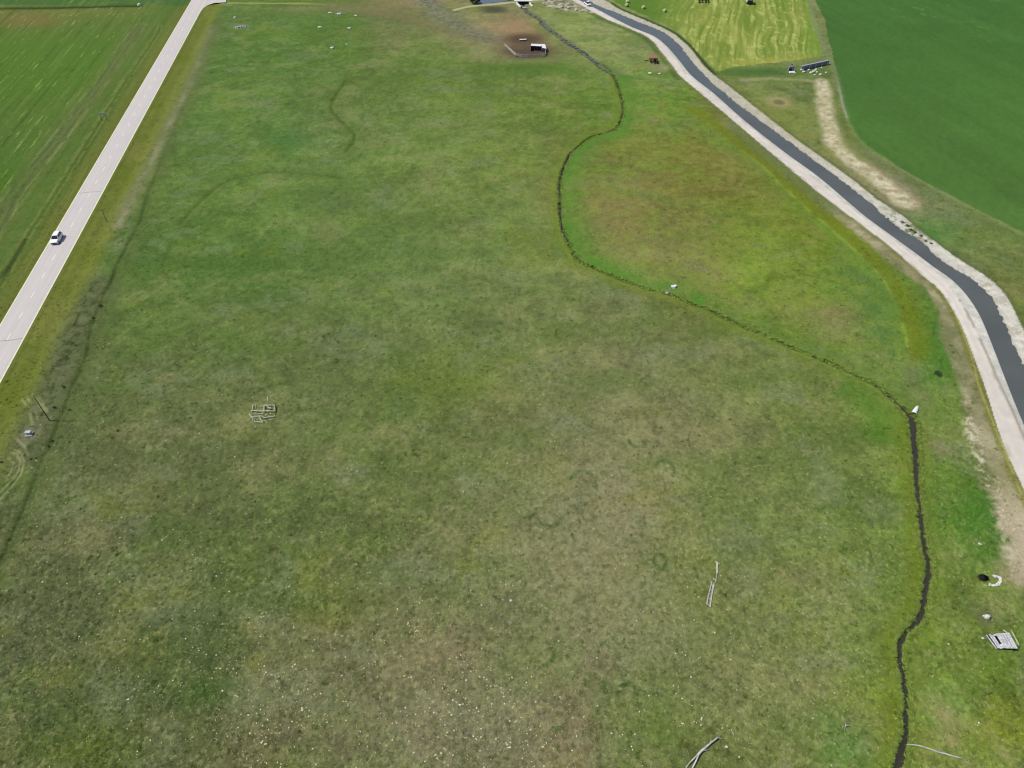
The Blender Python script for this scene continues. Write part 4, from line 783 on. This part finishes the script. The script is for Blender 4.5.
# grey utility box on the bare spot by the verge
p = at(29, 434.2); t = empty('utility_box', p, math.radians(8), 'low grey utility box with pale rim on a bare spot beside the verge', 'utility box')
MB().box((0, 0, .06), (1.6, 1.25, .16)).build('base', M['grey_stone'], t, False, .03)
MB().box((0, .1, .48), (1.05, .7, .65), top=(.94, .9)).build('cabinet', M['steel'], t, False, .03)
MB().box((0, .1, .84), (1.15, .8, .06)).build('lid', M['steel'], t, False, .01)

# timber helpers in land coordinates
def piece(mb, o, a, b, za, zb, r, sq=True):
    A = at(a[0], a[1])-o; B = at(b[0], b[1])-o; A[2] += za; B[2] += zb
    if sq: mb.beam(A, B, r*2, r*1.4)
    else: mb.tube([A, (A+B)/2+np.array((0, 0, .04)), B], [r, r*.95, r*.8], 7, .12)
def timber(u, v, du, dv, z0=.0): return (u+du, v+dv)
# collapsed timber frame in the meadow (rail ends in image pixels)
o = at(262, 412); t = empty('collapsed_frame', o, 0, 'heap of bleached timber rails and broken frames collapsed in the meadow', 'timber frame')
q = lambda a, b: (230+a/12.8, 380+b/12.8)
mb = MB()
for a, b in [((437,338),(578,342)),((437,418),(572,415)),((441,338),(441,418)),((572,342),(572,416))]: piece(mb, o, q(*a), q(*b), .55, .55, .085)
mb.build('frame', M['pale_wood'], t)
mb = MB(); piece(mb, o, q(480,365), q(530,383), .58, .58, .14); piece(mb, o, q(450,350), q(500,350), .58, .58, .08); mb.build('brace', M['pale_wood'], t)
for a, b, za, zb, r in [((272,398),(440,418),.3,.5,.14),((380,340),(437,345),.3,.5,.09),((296,318),(290,388),.3,.3,.10),((326,316),(322,356),.25,.25,.08),((245,438),(292,496),.2,.3,.13),((312,535),(424,547),.2,.25,.13),((372,470),(412,540),.4,.25,.13),
                   ((428,492),(576,472),.3,.35,.12),((300,430),(430,440),.2,.3,.07),((290,520),(330,475),.2,.2,.08),((460,520),(560,500),.15,.2,.06),((480,205),(476,265),.12,.12,.10),((350,450),(440,480),.2,.2,.07)]:
    m_ = MB(); piece(m_, o, q(*a), q(*b), za, zb, r*.72); m_.build('rail', M['pale_wood'], t)
for a, b in [(441,338),(572,342),(441,418),(572,416),(290,392),(424,547),(576,472)]:
    P = at(*q(a, b))-o; MB().box((P[0], P[1], P[2]+.25), (.16, .16, .62), rz=.2).build('post', M['pale_wood'], t)

# fallen fence panel (long, ladder-like)
o = at(712, 585); t = empty('fence_panel', o, 0, 'long bleached ladder-like fence panel lying flat and broken in the grass', 'fence panel')
q = lambda a, b: (660+a/10.24, 550+b/10.24)
for a, b in [((583,128),(582,240)),((548,350),(526,470)),((526,470),(508,590)),((582,240),(568,330))]:
    m_ = MB(); piece(m_, o, q(*a), q(*b), .16, .14, .13 if b[1] != 330 else .05); m_.build('rail', M['wood'], t)
for a, b in [((528,330),(500,440)),((496,450),(476,560))]: m_ = MB(); piece(m_, o, q(*a), q(*b), .14, .14, .08); m_.build('rail', M['wood'], t)
for a, b in [((560,122),(612,148)),((518,362),(556,378)),((506,410),(544,424)),((496,452),(534,462)),((486,500),(522,516)),((476,552),(518,590)),((566,190),(596,196)),((540,300),(580,316))]:
    m_ = MB(); piece(m_, o, q(*a), q(*b), .22, .2, .075); m_.build('crosspiece', M['wood'], t)

# fallen forked tree trunk in front
o = at(705, 746); t = empty('fallen_tree', o, 0, 'grey forked tree trunk lying in the grass at the bottom edge', 'fallen tree')
q = lambda a, b: (660+a/10.24, 700+b/10.24)
P = [at(*q(*c))-o for c in [(604,382),(560,416),(510,455),(460,500),(415,535),(380,575)]]
for i, p_ in enumerate(P): p_[2] += .42-.02*i
MB().tube(P, [.09, .13, .15, .18, .22, .17], 10, .12).build('trunk', M['wood'], t, True)
for c in [((395,560),(345,605),(300,650),(262,705),(225,770)), ((398,555),(372,620),(335,690),(312,760))]:
    P = [at(*q(*k))-o for k in c]
    for i, p_ in enumerate(P): p_[2] += .34-.05*i
    MB().tube(P, [.16, .13, .12, .1, .08][:len(P)], 9, .12).build('limb', M['wood'], t, True)
for c, z0, z1 in [(((420,530),(500,515)), .35, .15), (((510,452),(520,395)), .4, .12), (((590,395),(640,408)), .4, .1)]:
    A = at(*q(*c[0]))-o; B = at(*q(*c[1]))-o; A[2] += z0; B[2] += z1; MB().tube([A, (A+B)/2+np.array((.05, 0, .08)), B], [.1, .07, .03], 7, .1).build('branch', M['wood'], t, True)

# log reaching from the stream
o = at(940, 752); t = empty('fallen_log', o, 0, 'thin grey log lying from the stream bank into the grass', 'log')
P = [at(830+a/5.28, 700+b/5.28)-o for a, b in [(406,236),(440,238),(470,243),(520,258),(570,277),(605,284),(640,295),(680,304),(722,319)]]
for p_ in P: p_[2] = max(p_[2], -.1)+.13
MB().tube(P, [.08, .11, .12, .13, .15, .12, .12, .09, .05], 9, .15).build('trunk', M['wood'], t, True)
A = P[4]; MB().tube([A, A+np.array((.5, .45, .12))], [.06, .02], 6).build('branch', M['wood'], t, True)

# collapsed plank deck on the right
c4 = [at(980+a/19.2, 620+b/19.2) for a, b in [(150,290),(545,262),(690,582),(325,552)]]; o = sum(c4)/4; o[2] = Z(o)
t = empty('plank_deck', o, 0, 'collapsed deck of bleached white boards tilted over a dark gap', 'deck')
TL, TR, BR, BL = [c-o for c in c4]; TL[2] = .30; TR[2] = .40; BR[2] = .78; BL[2] = .32
n = 9; mb = MB()
for i in range(n):
    if i in (2,): continue
    f0 = (i+.09)/n; f1 = (i+.91)/n; e = random.uniform(-.06, .06); j = random.uniform(0, .06)
    a, b = TL+(TR-TL)*f0, TL+(TR-TL)*f1; c, d = BL+(BR-BL)*f1, BL+(BR-BL)*f0
    if i == 1: a = a*.97; b = b+(c-b)*.08
    dn = (c-b)/np.linalg.norm(c-b); V_ = [p_+dn*k_+np.array((0, 0, zz_)) for zz_ in (j, j+.06) for p_, k_ in ((a, e), (b, e), (c, e+.05), (d, e+.05))]
    mb.add(V_, [(3, 2, 1, 0), (4, 5, 6, 7), (0, 1, 5, 4), (1, 2, 6, 5), (2, 3, 7, 6), (3, 0, 4, 7)])
f0, f1 = 2.05/n, 2.95/n      # the broken board: only its ends are left
for k0, k1 in ((0, .10), (.70, 1)):
    a, b = TL+(TR-TL)*f0, TL+(TR-TL)*f1; c, d = BL+(BR-BL)*f1, BL+(BR-BL)*f0; L0 = lambda k: a+(d-a)*k; R0 = lambda k: b+(c-b)*k
    V_ = [p_+np.array((0, 0, z_)) for z_ in (.02, .08) for p_ in (L0(k0), R0(k0), R0(k1), L0(k1))]; mb.add(V_, [(3, 2, 1, 0), (4, 5, 6, 7), (0, 1, 5, 4), (1, 2, 6, 5), (2, 3, 7, 6), (3, 0, 4, 7)])
mb.build('deck_boards', M['boards'], t, False)
for k in (.12, .52, .90):
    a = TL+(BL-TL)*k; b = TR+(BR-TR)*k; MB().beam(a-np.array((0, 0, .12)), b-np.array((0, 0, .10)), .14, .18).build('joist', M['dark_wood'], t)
    if k != .52: MB().beam(a+np.array((.1, 0, .11)), b+np.array((-.1, 0, .11)), .09, .05).build('batten', M['wood'], t)
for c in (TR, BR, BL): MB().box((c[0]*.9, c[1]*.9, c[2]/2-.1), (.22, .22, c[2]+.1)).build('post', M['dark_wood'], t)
A = at(980+118/19.2, 620+288/19.2)-o; B = at(980+318/19.2, 620+560/19.2)-o; A[2] += .18; B[2] += .2; MB().beam(A, B, .18, .08).build('edge_board', M['boards'], t)
A = at(980+432/19.2, 620+200/19.2)-o; B = at(980+556/19.2, 620+272/19.2)-o; A[2] += .45; B[2] += .3; MB().beam(A, B, .26, .06).build('loose_board', M['pale_wood'], t)
o = at(1015, 638); t = MB(); piece(t, np.array((o[0], o[1], o[2])), (980+605/19.2, 620+190/19.2), (980+755/19.2, 620+470/19.2), .1, .1, .07); tag(t.build('loose_plank', M['pale_wood'], None, False, loc=o), 'narrow weathered plank lying in the grass right of the collapsed deck', 'plank')

# stones and rubble
def rock(u, v, r, label, m='stone', name='boulder', cat='rock', group=None, parts=1, flat=.6):
    p = at(u, v); mb = MB(); mb.rock((0, 0, r*flat*.45), (r, r*.8, r*flat))
    for k in range(parts-1):
        a = random.uniform(0, 6.28); mb.rock((math.cos(a)*r*.9, math.sin(a)*r*.7, r*.12), (r*.4, r*.35, r*.35))
    return tag(mb.build(name, M[m], None, True, loc=p), label, cat, group)
rock(987.2, 617, .62, 'round white boulder on a grey bare spot above the collapsed deck', flat=.8)
rock(984.2, 615.6, .28, 'small white stone touching the left side of the round white boulder')
rock(982.8, 638.3, .26, 'small white stone just left of the collapsed board deck')
rock(979.6, 543.5, .34, 'low white stone pair in the grass above the dark pit', parts=3, flat=.4)
rock(726.5, 747, .26, 'single pale stone to the right of the forked trunk', flat=.5)
rock(667, 293, .55, 'grey stone on the stream edge beside the white irrigation box', 'grey_stone', flat=.4)
rock(511, 600.5, .0001+.28, 'pale stone lying alone in the dry middle of the pasture', flat=.5)
for k, (u, v, r) in enumerate([(235.3, 18.2, .85)]): rock(u, v, r, 'white boulder standing above the grey stone heap near the road junction')
p = at(241, 27); mb = MB()
for k in range(26):
    a = random.uniform(0, 6.28); d = random.uniform(0, 1)**.6; r = random.uniform(.25, .6); mb.rock((math.cos(a)*d*2.9, math.sin(a)*d*2.4, .15+.35*(1-d)), (r, r*.85, r*.6), 7, 5)
tag(mb.build('stone_heap', M['grey_stone'], None, True, loc=p), 'low grey heap of field stones near the highway junction', 'stone heap')
for u, v, r, lab in [(330.2, 13.6, 1.0, 'flat pale stone left of the white scrap heap'), (355.8, 15.8, .8, 'mottled pale stone right of the white scrap heap'), (319.8, 28, 1.1, 'flat pale slab with dark shade on its right below the scrap heap'),
                     (349.5, 28.8, 1.0, 'grey-white stone in the second row right of the flat slab'), (332.5, 48, 1.1, 'long flat pale stone alone lowest of the far stones'), (346.5, 44.2, .5, 'small pale stone beside the long flat far stone')]: rock(u, v, r, lab, parts=3, flat=.4)
p = at(339.3, 15); t = empty('scrap_heap', p, 0, 'white scrap heap with one upright piece on the far grass', 'scrap')
MB().box((0, 0, .35), (2.4, 1.4, .7), rz=.3, top=(.8, .7)).build('block', M['concrete'], t, False, .05); MB().beam((.6, .4, .3), (1.2, .6, 2.6), .35, .3).build('upright', M['concrete'], t); MB().box((-1.6, .4, .2), (1.2, .9, .4), rz=.8).build('slab', M['blue_grey'], t, False, .04)
for u, v, r, lab in [(650.2, 73.2, .9, 'white stone left of its twin below the rusty machine'), (659.6, 73.6, .75, 'pale stone right of its twin below the rusty machine')]: rock(u, v, r, lab, flat=.45)
for u, v, r, lab in [(576.2, 10.6, .9, 'white block with a dark shaded side under the rocky slope'), (568.6, 8.2, .7, 'pale rock at the foot of the rocky slope'), (562, 7.4, .8, 'grey rock midway along the foot of the rocky slope')]: rock(u, v, r, lab, flat=.8)
fp = [(801.5,70.5,.75),(803.5,72.5,.8),(808.5,70.6,.6),(811,73.3,.8),(813.5,72,.8),(815.5,70.8,.7),(814.8,75.2,.6),(817,72.6,.6),(820.5,75,.75),(816,69.6,.5),(821.5,68.4,.5),(826,73,.55)]
for u, v, r in fp: rock(u, v, r, 'pale boulder tumbled below the grey retaining wall', group='pale boulders below the retaining wall')
# rubble ring round the pit
p = at(989, 578.5); t = empty('rubble_ring', p, 0, 'broken white ring of rubble curving round the grass beside a dark pit', 'rubble')
q = lambda a, b: (964+a/7.68, 560+b/7.68)
for nm, pts, r in [('crescent', [(228,124),(255,126),(278,138),(286,158),(272,176),(252,190),(228,196),(205,192),(196,184)], .2)]:
    mb = MB()
    C_ = smooth(np.array([at(*q(*c))[:2] for c in pts])-p[:2], .12)
    for c in C_:
        for k in range(3):
            rr_ = random.uniform(.10, .30); mb.rock((c[0]+random.uniform(-.22, .22), c[1]+random.uniform(-.16, .16), .05+random.uniform(0, .1)), (rr_, rr_*.85, rr_*.6), 6, 4)
    mb.build('crescent', M['stone'], t, True)
for c in [(180,120),(168,110),(150,112),(232,92),(140,170)]:
    A = at(*q(*c))-p; mb = MB(); mb.rock((A[0], A[1], .05), (.16, .12, .1), 6, 4); mb.build('fragment', M['pale_wood'], t, True)
p = at(983.6, 577.3); mb = MB(); mb.lathe((0, 0, 0), [(.95, .06), (.8, .0), (.55, -.05), (.1, -.09)], 18); pit = mb.build('pit', M['pit'], None, True, loc=(p[0], p[1], p[2]+.09)); pit.scale = (1, .72, 1); tag(pit, 'dark muddy pit left of the white rubble ring', 'pit')

# culvert pipe into the stream
a = at(918.6, 404.5); b = G(913.6, 414.2); b = np.array((b[0], b[1], Z(b)))
o = np.array((b[0], b[1], -.05)); t = empty('culvert_pipe', o, 0, 'white culvert pipe with dark mouth opening into the stream', 'culvert')
d = np.array((a[0]-b[0], a[1]-b[1], 0.0)); d /= np.linalg.norm(d); Pm = np.array((0, 0, .05)); P = [Pm+d*k for k in (0, .8, 1.6, 2.4, 3.2)]
for i, p_ in enumerate(P): p_[2] += .03*i-(.1*max(0, i-2)**1.3)
MB().tube(P, [.58, .56, .5, .42, .3], 20, 0, False).build('pipe', M['concrete'], t, True)
MB().tube([P[0]+d*.12, P[0]+d*.14], [.53, .53], 18).build('mouth', M['dark_steel'], t)  # dark disc stands for the shade inside the pipe
MB().tube([P[0]-d*.02, P[0]+d*.1], [.63, .62], 20, 0, False).build('collar', M['concrete'], t, True)
# irrigation box by the stream
p = at(673.4, 287.6); t = empty('irrigation_box', p, .2, 'white concrete irrigation box with open lid on the green stream bank', 'irrigation box')
MB().box((0, 0, .3), (1.25, 1.0, .75), top=(.95, .95)).build('box', M['concrete'], t, False, .03); MB().box((.1, .15, .72), (2.1, .75, .08), rx=.18).build('lid', M['roof'], t, False, .01); MB().box((0, -.55, .12), (.7, .5, .3)).build('spout', M['concrete'], t, False, .02); t.scale = (.78, .78, .78); MB().tube([(-.6, -.1, .4), (-1.5, -.7, .15)], .09, 8).build('inlet_pipe', M['grey_stone'], t)

# stock pen: fence and shed
o = at(516, 57); t = empty('corral_fence', o, 0, 'weathered grey rail fence round two sides of the bare stock pen', 'fence')
run = [[(504.5,46.0),(506.5,47.6),(510,50.6),(513,54),(515.8,56.2)], [(515.8,56.2),(522,57.2),(528,57.6),(534,57.4),(540,57.2),(545,56.2)], [(545,56.2),(545.8,52),(545.5,48)]]
for ri, rn in enumerate(run):
    P = [at(*c)-o for c in rn]
    for i, p_ in enumerate(P):
        if i or ri == 0: MB().box((p_[0], p_[1], p_[2]+.7), (.22, .22, 1.6)).build('post', M['wood'], t)
    for h_ in (.45, .9, 1.35):
        mb = MB()
        for a, b in zip(P[:-1], P[1:]): mb.beam(a+np.array((0, 0, h_)), b+np.array((0, 0, h_)), .10, .20)
        mb.build('rail', M['wood'] if ri == 0 else M['grey_stone'], t)
p = at(538.4, 50.8); t = empty('stock_shed', p, math.radians(-4), 'low open-fronted stock shed with white metal roof inside the pen', 'shed')
t.scale = (.82, .85, .9); MB().loft([[(-4.4, .9, 2.3), (1.6, .3, 2.3), (1.6, 2.2, 2.75), (-4.4, 2.5, 2.75)], [(-4.4, .9, 2.4), (1.6, .3, 2.4), (1.6, 2.2, 2.85), (-4.4, 2.5, 2.85)]]).build('roof', M['roof'], t)
MB().loft([[(2.2, -1.2, 2.1), (4.6, -2.2, 2.0), (3.6, 1.8, 2.9), (1.5, 2.0, 2.9)], [(2.2, -1.2, 2.2), (4.6, -2.2, 2.1), (3.6, 1.8, 3.0), (1.5, 2.0, 3.0)]]).build('roof_extension', M['roof'], t)
MB().box((-1.4, 2.0, 1.2), (6.0, .15, 2.5)).build('rear_wall', M['dark_wood'], t)
for xx, yy, h_ in [(-4.3, 1.0, 2.3), (4.1, -.3, 2.1)]: MB().box((xx, yy, h_/2), (.15, 3.0, h_)).build('side_wall', M['dark_wood'], t)
for xx in (-4.2, -1.2, 1.5): MB().box((xx, -.1-.1*xx, 1.15), (.2, .2, 2.35)).build('post', M['dark_wood'], t)
MB().box((3.3, -1.6, 1.0), (2.5, .12, 1.9), rz=-.36).build('front_wall', M['dark_wood'], t)
p = at(523, 39.8); t = empty('feed_trough', p, .1, 'pale feed trough in the dark churned soil above the pen', 'trough')
MB().box((0, 0, .45), (3.2, .9, .35), top=(1.05, 1.15)).build('basin', M['concrete'], t, False, .04)
for s in (-1, 1): MB().box((s*1.2, 0, .15), (.2, .8, .35)).build('leg', M['dark_wood'], t)
p = at(526, 53.5)
# rusty farm machine by the canal
p = at(654, 62.5); t = empty('farm_machine', p, math.radians(-15), 'rusty red farm machine with black wheels parked on bare ground near the canal', 'farm machine')
MB().box((-.6, 1.6, 1.2), (4.2, 1.6, .9), top=(.9, .8)).build('hopper', M['rust'], t, False, .05); MB().box((0, -.4, .9), (.5, 3.4, .3)).build('drawbar', M['dark_steel'], t)
MB().box((.3, -.1, 1.25), (1.3, 1.3, 1.2)).build('engine_cover', M['dark_steel'], t, False, .06)
for s in (-1.35, 1.45): MB().lathe((s, -.7, .75), [(.25, -.22), (.72, -.2), (.75, 0), (.72, .2), (.25, .22)], 18, 'X').build('wheel', M['rubber'], t, True)
MB().lathe((-1.9, 1.5, .5), [(.2, -.12), (.5, -.1), (.5, .1), (.2, .12)], 14, 'X').build('wheel', M['rubber'], t, True); MB().beam((-2.6, 1.2, .5), (-4.2, 1.0, .3), .3, .25).build('hitch', M['brown_wood'], t)

# headgate and retaining wall between the hay field and the crop
p = at(790.3, 71.5); t = empty('headgate', p, 0, 'small dark headgate tower with pale sill left of the grey wall', 'headgate')
MB().box((0, 0, 1.1), (2.2, 1.2, 2.2)).build('gate_box', M['blue_grey'], t, False, .04); MB().box((-.3, -.65, .95), (1.3, .08, 1.1)).build('gate_leaf', M['dark_steel'], t); MB().box((.3, -1.7, .2), (2.8, 1.7, .4), top=(.9, .85)).build('sill', M['concrete'], t, False, .05)
MB().tube([(0, 0, 2.1), (0, 0, 3.0)], .06, 8).build('lift_screw', M['dark_steel'], t); MB().lathe((0, 0, 2.9), [(.1, 0), (.38, .02), (.38, .08), (.1, .1)], 14).build('handwheel', M['dark_steel'], t)
a = at(801, 70.5); b = at(828, 64.6); o = (a+b)/2; t = empty('retaining_wall', o, 0, 'long low grey retaining wall with pale cap above tumbled boulders', 'wall')
A = a-o; B = b-o; A[2] = B[2] = .8; MB().beam(A, B, .5, 1.9).build('wall', M['blue_grey'], t, False, .03); A[2] = B[2] = 1.84; MB().beam(A, B, .75, .18).build('cap', M['steel'], t, False, .02)
for k in (.06, .28, .5, .72, .94): c = A+(B-A)*k; MB().box((c[0], c[1]-.45, .7), (.35, .4, 1.7)).build('buttress', M['steel'], t)

# hay bales and machines in the mown field
def bale():
    t = empty('hay_bale', (0, 0, 0)); MB().lathe((0, 0, .72), [(.05, -.68), (.62, -.68), (.74, -.6), (.76, 0), (.74, .6), (.62, .68), (.05, .68)], 22, 'X').build('hay_roll', M['hay_bale'], t, True)
    for s in (-.35, .35): MB().lathe((0, 0, .72), [(.765, s-.04), (.77, s), (.765, s+.04)], 22, 'X').build('twine', M['pale_wood'], t, True)
    return t
proto = bale()
for i, (u, v, rz, lab) in enumerate([(627.4, 2.9, .3, 'topmost pale hay bale of the row along the canal side of the mown field'), (626.6, 6.4, .9, 'hay bale directly below the topmost bale beside the canal'), (643.4, 8.6, .5, 'hay bale in the middle of the row beside the canal'), (664.6, 11.5, .7, 'rightmost hay bale of the row at the edge of the pale stubble')]):
    b = proto if i == 0 else copy_tree(proto); p = at(u, v); b.location = (p[0], p[1], p[2]-.03); b.rotation_euler = (0, 0, rz); b.scale = (1.15, 1.15, 1.05); tag(b, lab, 'hay bale', 'hay bales in the mown field')
p = at(749.5, 4.4); t = empty('farm_trailer', p, math.radians(-8), 'white box trailer with dark shaded front in the mown hay field', 'trailer')
MB().box((0, 2.2, 1.75), (3.2, 5.2, 1.9)).build('box', M['roof'], t, False, .08); MB().box((0, -.46, 1.35), (3.1, .1, 1.7)).build('front_shade', M['dark_wood'], t); MB().box((0, 2.0, .72), (2.6, 5.2, .2)).build('chassis', M['dark_steel'], t); MB().beam((0, -.4, .7), (0, -1.7, .5), .15, .15).build('drawbar', M['dark_steel'], t)  # dark sheet on the front paints the white box's shaded side
for s in (-1, 1):
    for yy in (1.2, 3.0): MB().lathe((s*1.4, yy, .5), [(.2, -.14), (.5, -.12), (.5, .12), (.2, .14)], 14, 'X').build('wheel', M['rubber'], t, True)
p = at(703.5, 2.4); t = empty('hay_rake', p, math.radians(4), 'dark low wheeled hay machine at the top of the mown field', 'hay rake')
MB().beam((-3.1, 0, .95), (3.1, .2, .95), .25, .25).build('beam', M['dark_steel'], t); MB().beam((0, 0, .8), (0, 3.0, .6), .2, .2).build('drawbar', M['dark_steel'], t)
for k in (-2.6, -.9, .9, 2.6): MB().lathe((k, -.35, .75), [(.1, -.1), (.74, -.08), (.74, .08), (.1, .1)], 18, 'X').build('rake_wheel', M['dark_steel'], t, True)
MB().box((-1.7, .1, 1.25), (1.4, .8, .5)).build('gearbox', M['steel'], t, False, .04)
for s in (-1.9, 1.9): MB().lathe((s, 1.0, .4), [(.1, -.12), (.4, -.1), (.4, .1), (.1, .12)], 14, 'X').build('wheel', M['rubber'], t, True)

# culvert under the dam road where the stream begins
p = at(523, 4.5); t = empty('bridge_culvert', p, 0, 'concrete culvert with black opening and white wing walls under the dam road', 'culvert')
MB().box((0, 1.3, 1.9), (9.5, 1.6, .35)).build('deck', M['concrete'], t, False, .03); MB().box((0, .62, .95), (6.4, .2, 1.6)).build('opening', M['pit'], t)  # near-black box in the opening stands for the shade inside the culvert
for s, e in ((-1, (-1.8, -6.5)), (1, (4.9, -5.0))): MB().beam((s*3.5, .4, .95), (s*3.5+ (2.2 if s < 0 else 1.6), e[1]*.8, .45), .5, 1.3).build('wing_wall', M['concrete'], t)
MB().box((1.2, -3.4, -.1), (3.2, 1.0, .5)).build('apron', M['concrete'], t)

# marker on the far ditch, twigs and shrubs
rock(139.6, 5.6, 1.1, 'white standing stone at the end of the far field ditch left of the highway', flat=.9)
def shrub(u, v, h, r, label, group=None, parts=(90,)):
    if u < 120: h *= .75; r *= .62
    p = at(u, v); t = empty('shrub', p, random.uniform(0, 6), label, 'shrub', group); mb = MB()
    for k in range(parts[0]):
        a = random.uniform(0, 6.28); e = random.uniform(.1, 1); d = math.sqrt(random.random()); c = Vector((math.cos(a)*r*d, math.sin(a)*r*d, h*(.25+.7*e*(1-.5*d*d)))); s_ = r*random.uniform(.16, .34)
        n1 = Vector((random.uniform(-1, 1), random.uniform(-1, 1), random.uniform(-.2, 1))).normalized(); n2 = n1.orthogonal().normalized(); n3 = n1.cross(n2)
        mb.add([c+n2*s_, c+n3*s_*.6, c-n2*s_, c-n3*s_*.6], [(0, 1, 2, 3)])
    mb.build('foliage', M['leaf'], t); m2 = MB()
    for k in range(4): a = k*1.6+.3; m2.tube([(0, 0, -.05), (math.cos(a)*r*.4, math.sin(a)*r*.4, h*.6)], [.04, .015], 5)
    m2.build('stem', M['stem'], t); return t
shrub(475.2, 3.6, 3.2, 2.6, 'dark bushy shrub at the left end of the dam road by the pond', None, (200,))
for u, v, h, r, lab in [(64, 388, .9, .62, 'darkest round bush beside the ditch, highest of the small bushes above the utility pole'), (55, 408.5, .8, .6, 'dark small bush directly above the foot of the utility pole'), (70, 410.8, .6, .5, 'flat dark bush on the meadow side of the ditch above the utility pole'),
                        (52.5, 441.5, .7, .6, 'dark bush sitting in the ditch below the utility pole'), (49, 446.5, .6, .5, 'smaller bush touching the ditch bush from below'), (31, 459, .5, .4, 'tiny bush on the verge under the grey utility box'), (118, 451.5-20, .5, .5, 'lone dark tussock bush in the meadow right of the utility pole'), (1, 462, .6, .5, 'dark bush at the left edge of the photograph on the verge'),
                        (101, 307, 1.0, .9, 'dark leafy bush at the bend of the grassy ditch'), (94, 319, .8, .6, 'pale-sided bush just below the bend of the ditch'), (938, 374, .8, .9, 'blue-green bush at the tip of the tan strip beside the gravel road')]: shrub(u, v, h, r, lab)
for c in [((902,222.5),.8),((907,226),.9),((911,230),.8),((915,232.5),.7),((921,236),.7),((926,241),.6),((931,243.5),.6)]: shrub(c[0][0], c[0][1], c[1]*.5, c[1]*.75, 'dark weed bush growing among the pale rocks of the far canal bank', 'weed bushes on the far canal bank', (70,))
def twig(u, v, pts, r, label, m='wood', cat='twig'):
    p = at(u, v); t = empty('dead_branch', p, 0, label, cat)
    for k, c in enumerate(pts):
        MB().tube([np.array(q_) for q_ in c], [r, r*.8, r*.4][:len(c)] if len(c) < 4 else [r]*len(c), 6, .1).build('branch' if k else 'main_stem', M[m], t, True)
twig(988, 694, [((-.8, -.25, .08), (.1, .0, .16), (.95, .3, .05)), ((-.3, -.1, .12), (-.7, .7, .3))], .07, 'dark thin dead branch in the grass below the collapsed deck', 'brown_wood')
twig(844.5, 727.5, [((-.1, -.3, .0), (.05, .1, .5), (.15, .5, .8)), ((-.35, -.1, .05), (-.2, .2, .3)), ((.1, .2, .5), (.8, .1, .4))], .07, 'short stub of dead branch at the edge of lush grass left of the stream')
twig(731, 732.5, [((-.35, .25, .05), (0, .3, .12), (.15, -.1, .1), (.25, -.5, .05)), ((0, .3, .12), (.3, .4, .1))], .05, 'small hooked white twig beyond the tip of the forked trunk')
twig(511, 624, [((-.4, -.2, .05), (0, 0, .12), (.45, .3, .05)), ((0, 0, .1), (.05, .6, .15)), ((0, 0, .1), (-.4, .45, .12))], .06, 'pale star-shaped dead twig in the dry pasture above bottom centre')
# extra loose slats of the collapsed frame
t = bpy.data.objects['collapsed_frame']; o = np.array(t.location)
for k in range(16):
    a_ = random.uniform(270, 560); b_ = random.uniform(390, 545); l_ = random.uniform(30, 90); an = random.choice((0.1, -.15, 1.1, 1.9))
    m_ = MB(); q = lambda a, b: (230+a/12.8, 380+b/12.8); piece(m_, o, q(a_, b_), q(a_+l_*math.cos(an), b_+l_*math.sin(an)*.6), random.uniform(.1, .3), random.uniform(.1, .35), random.uniform(.04, .07)); m_.build('slat', M['pale_wood'], t)
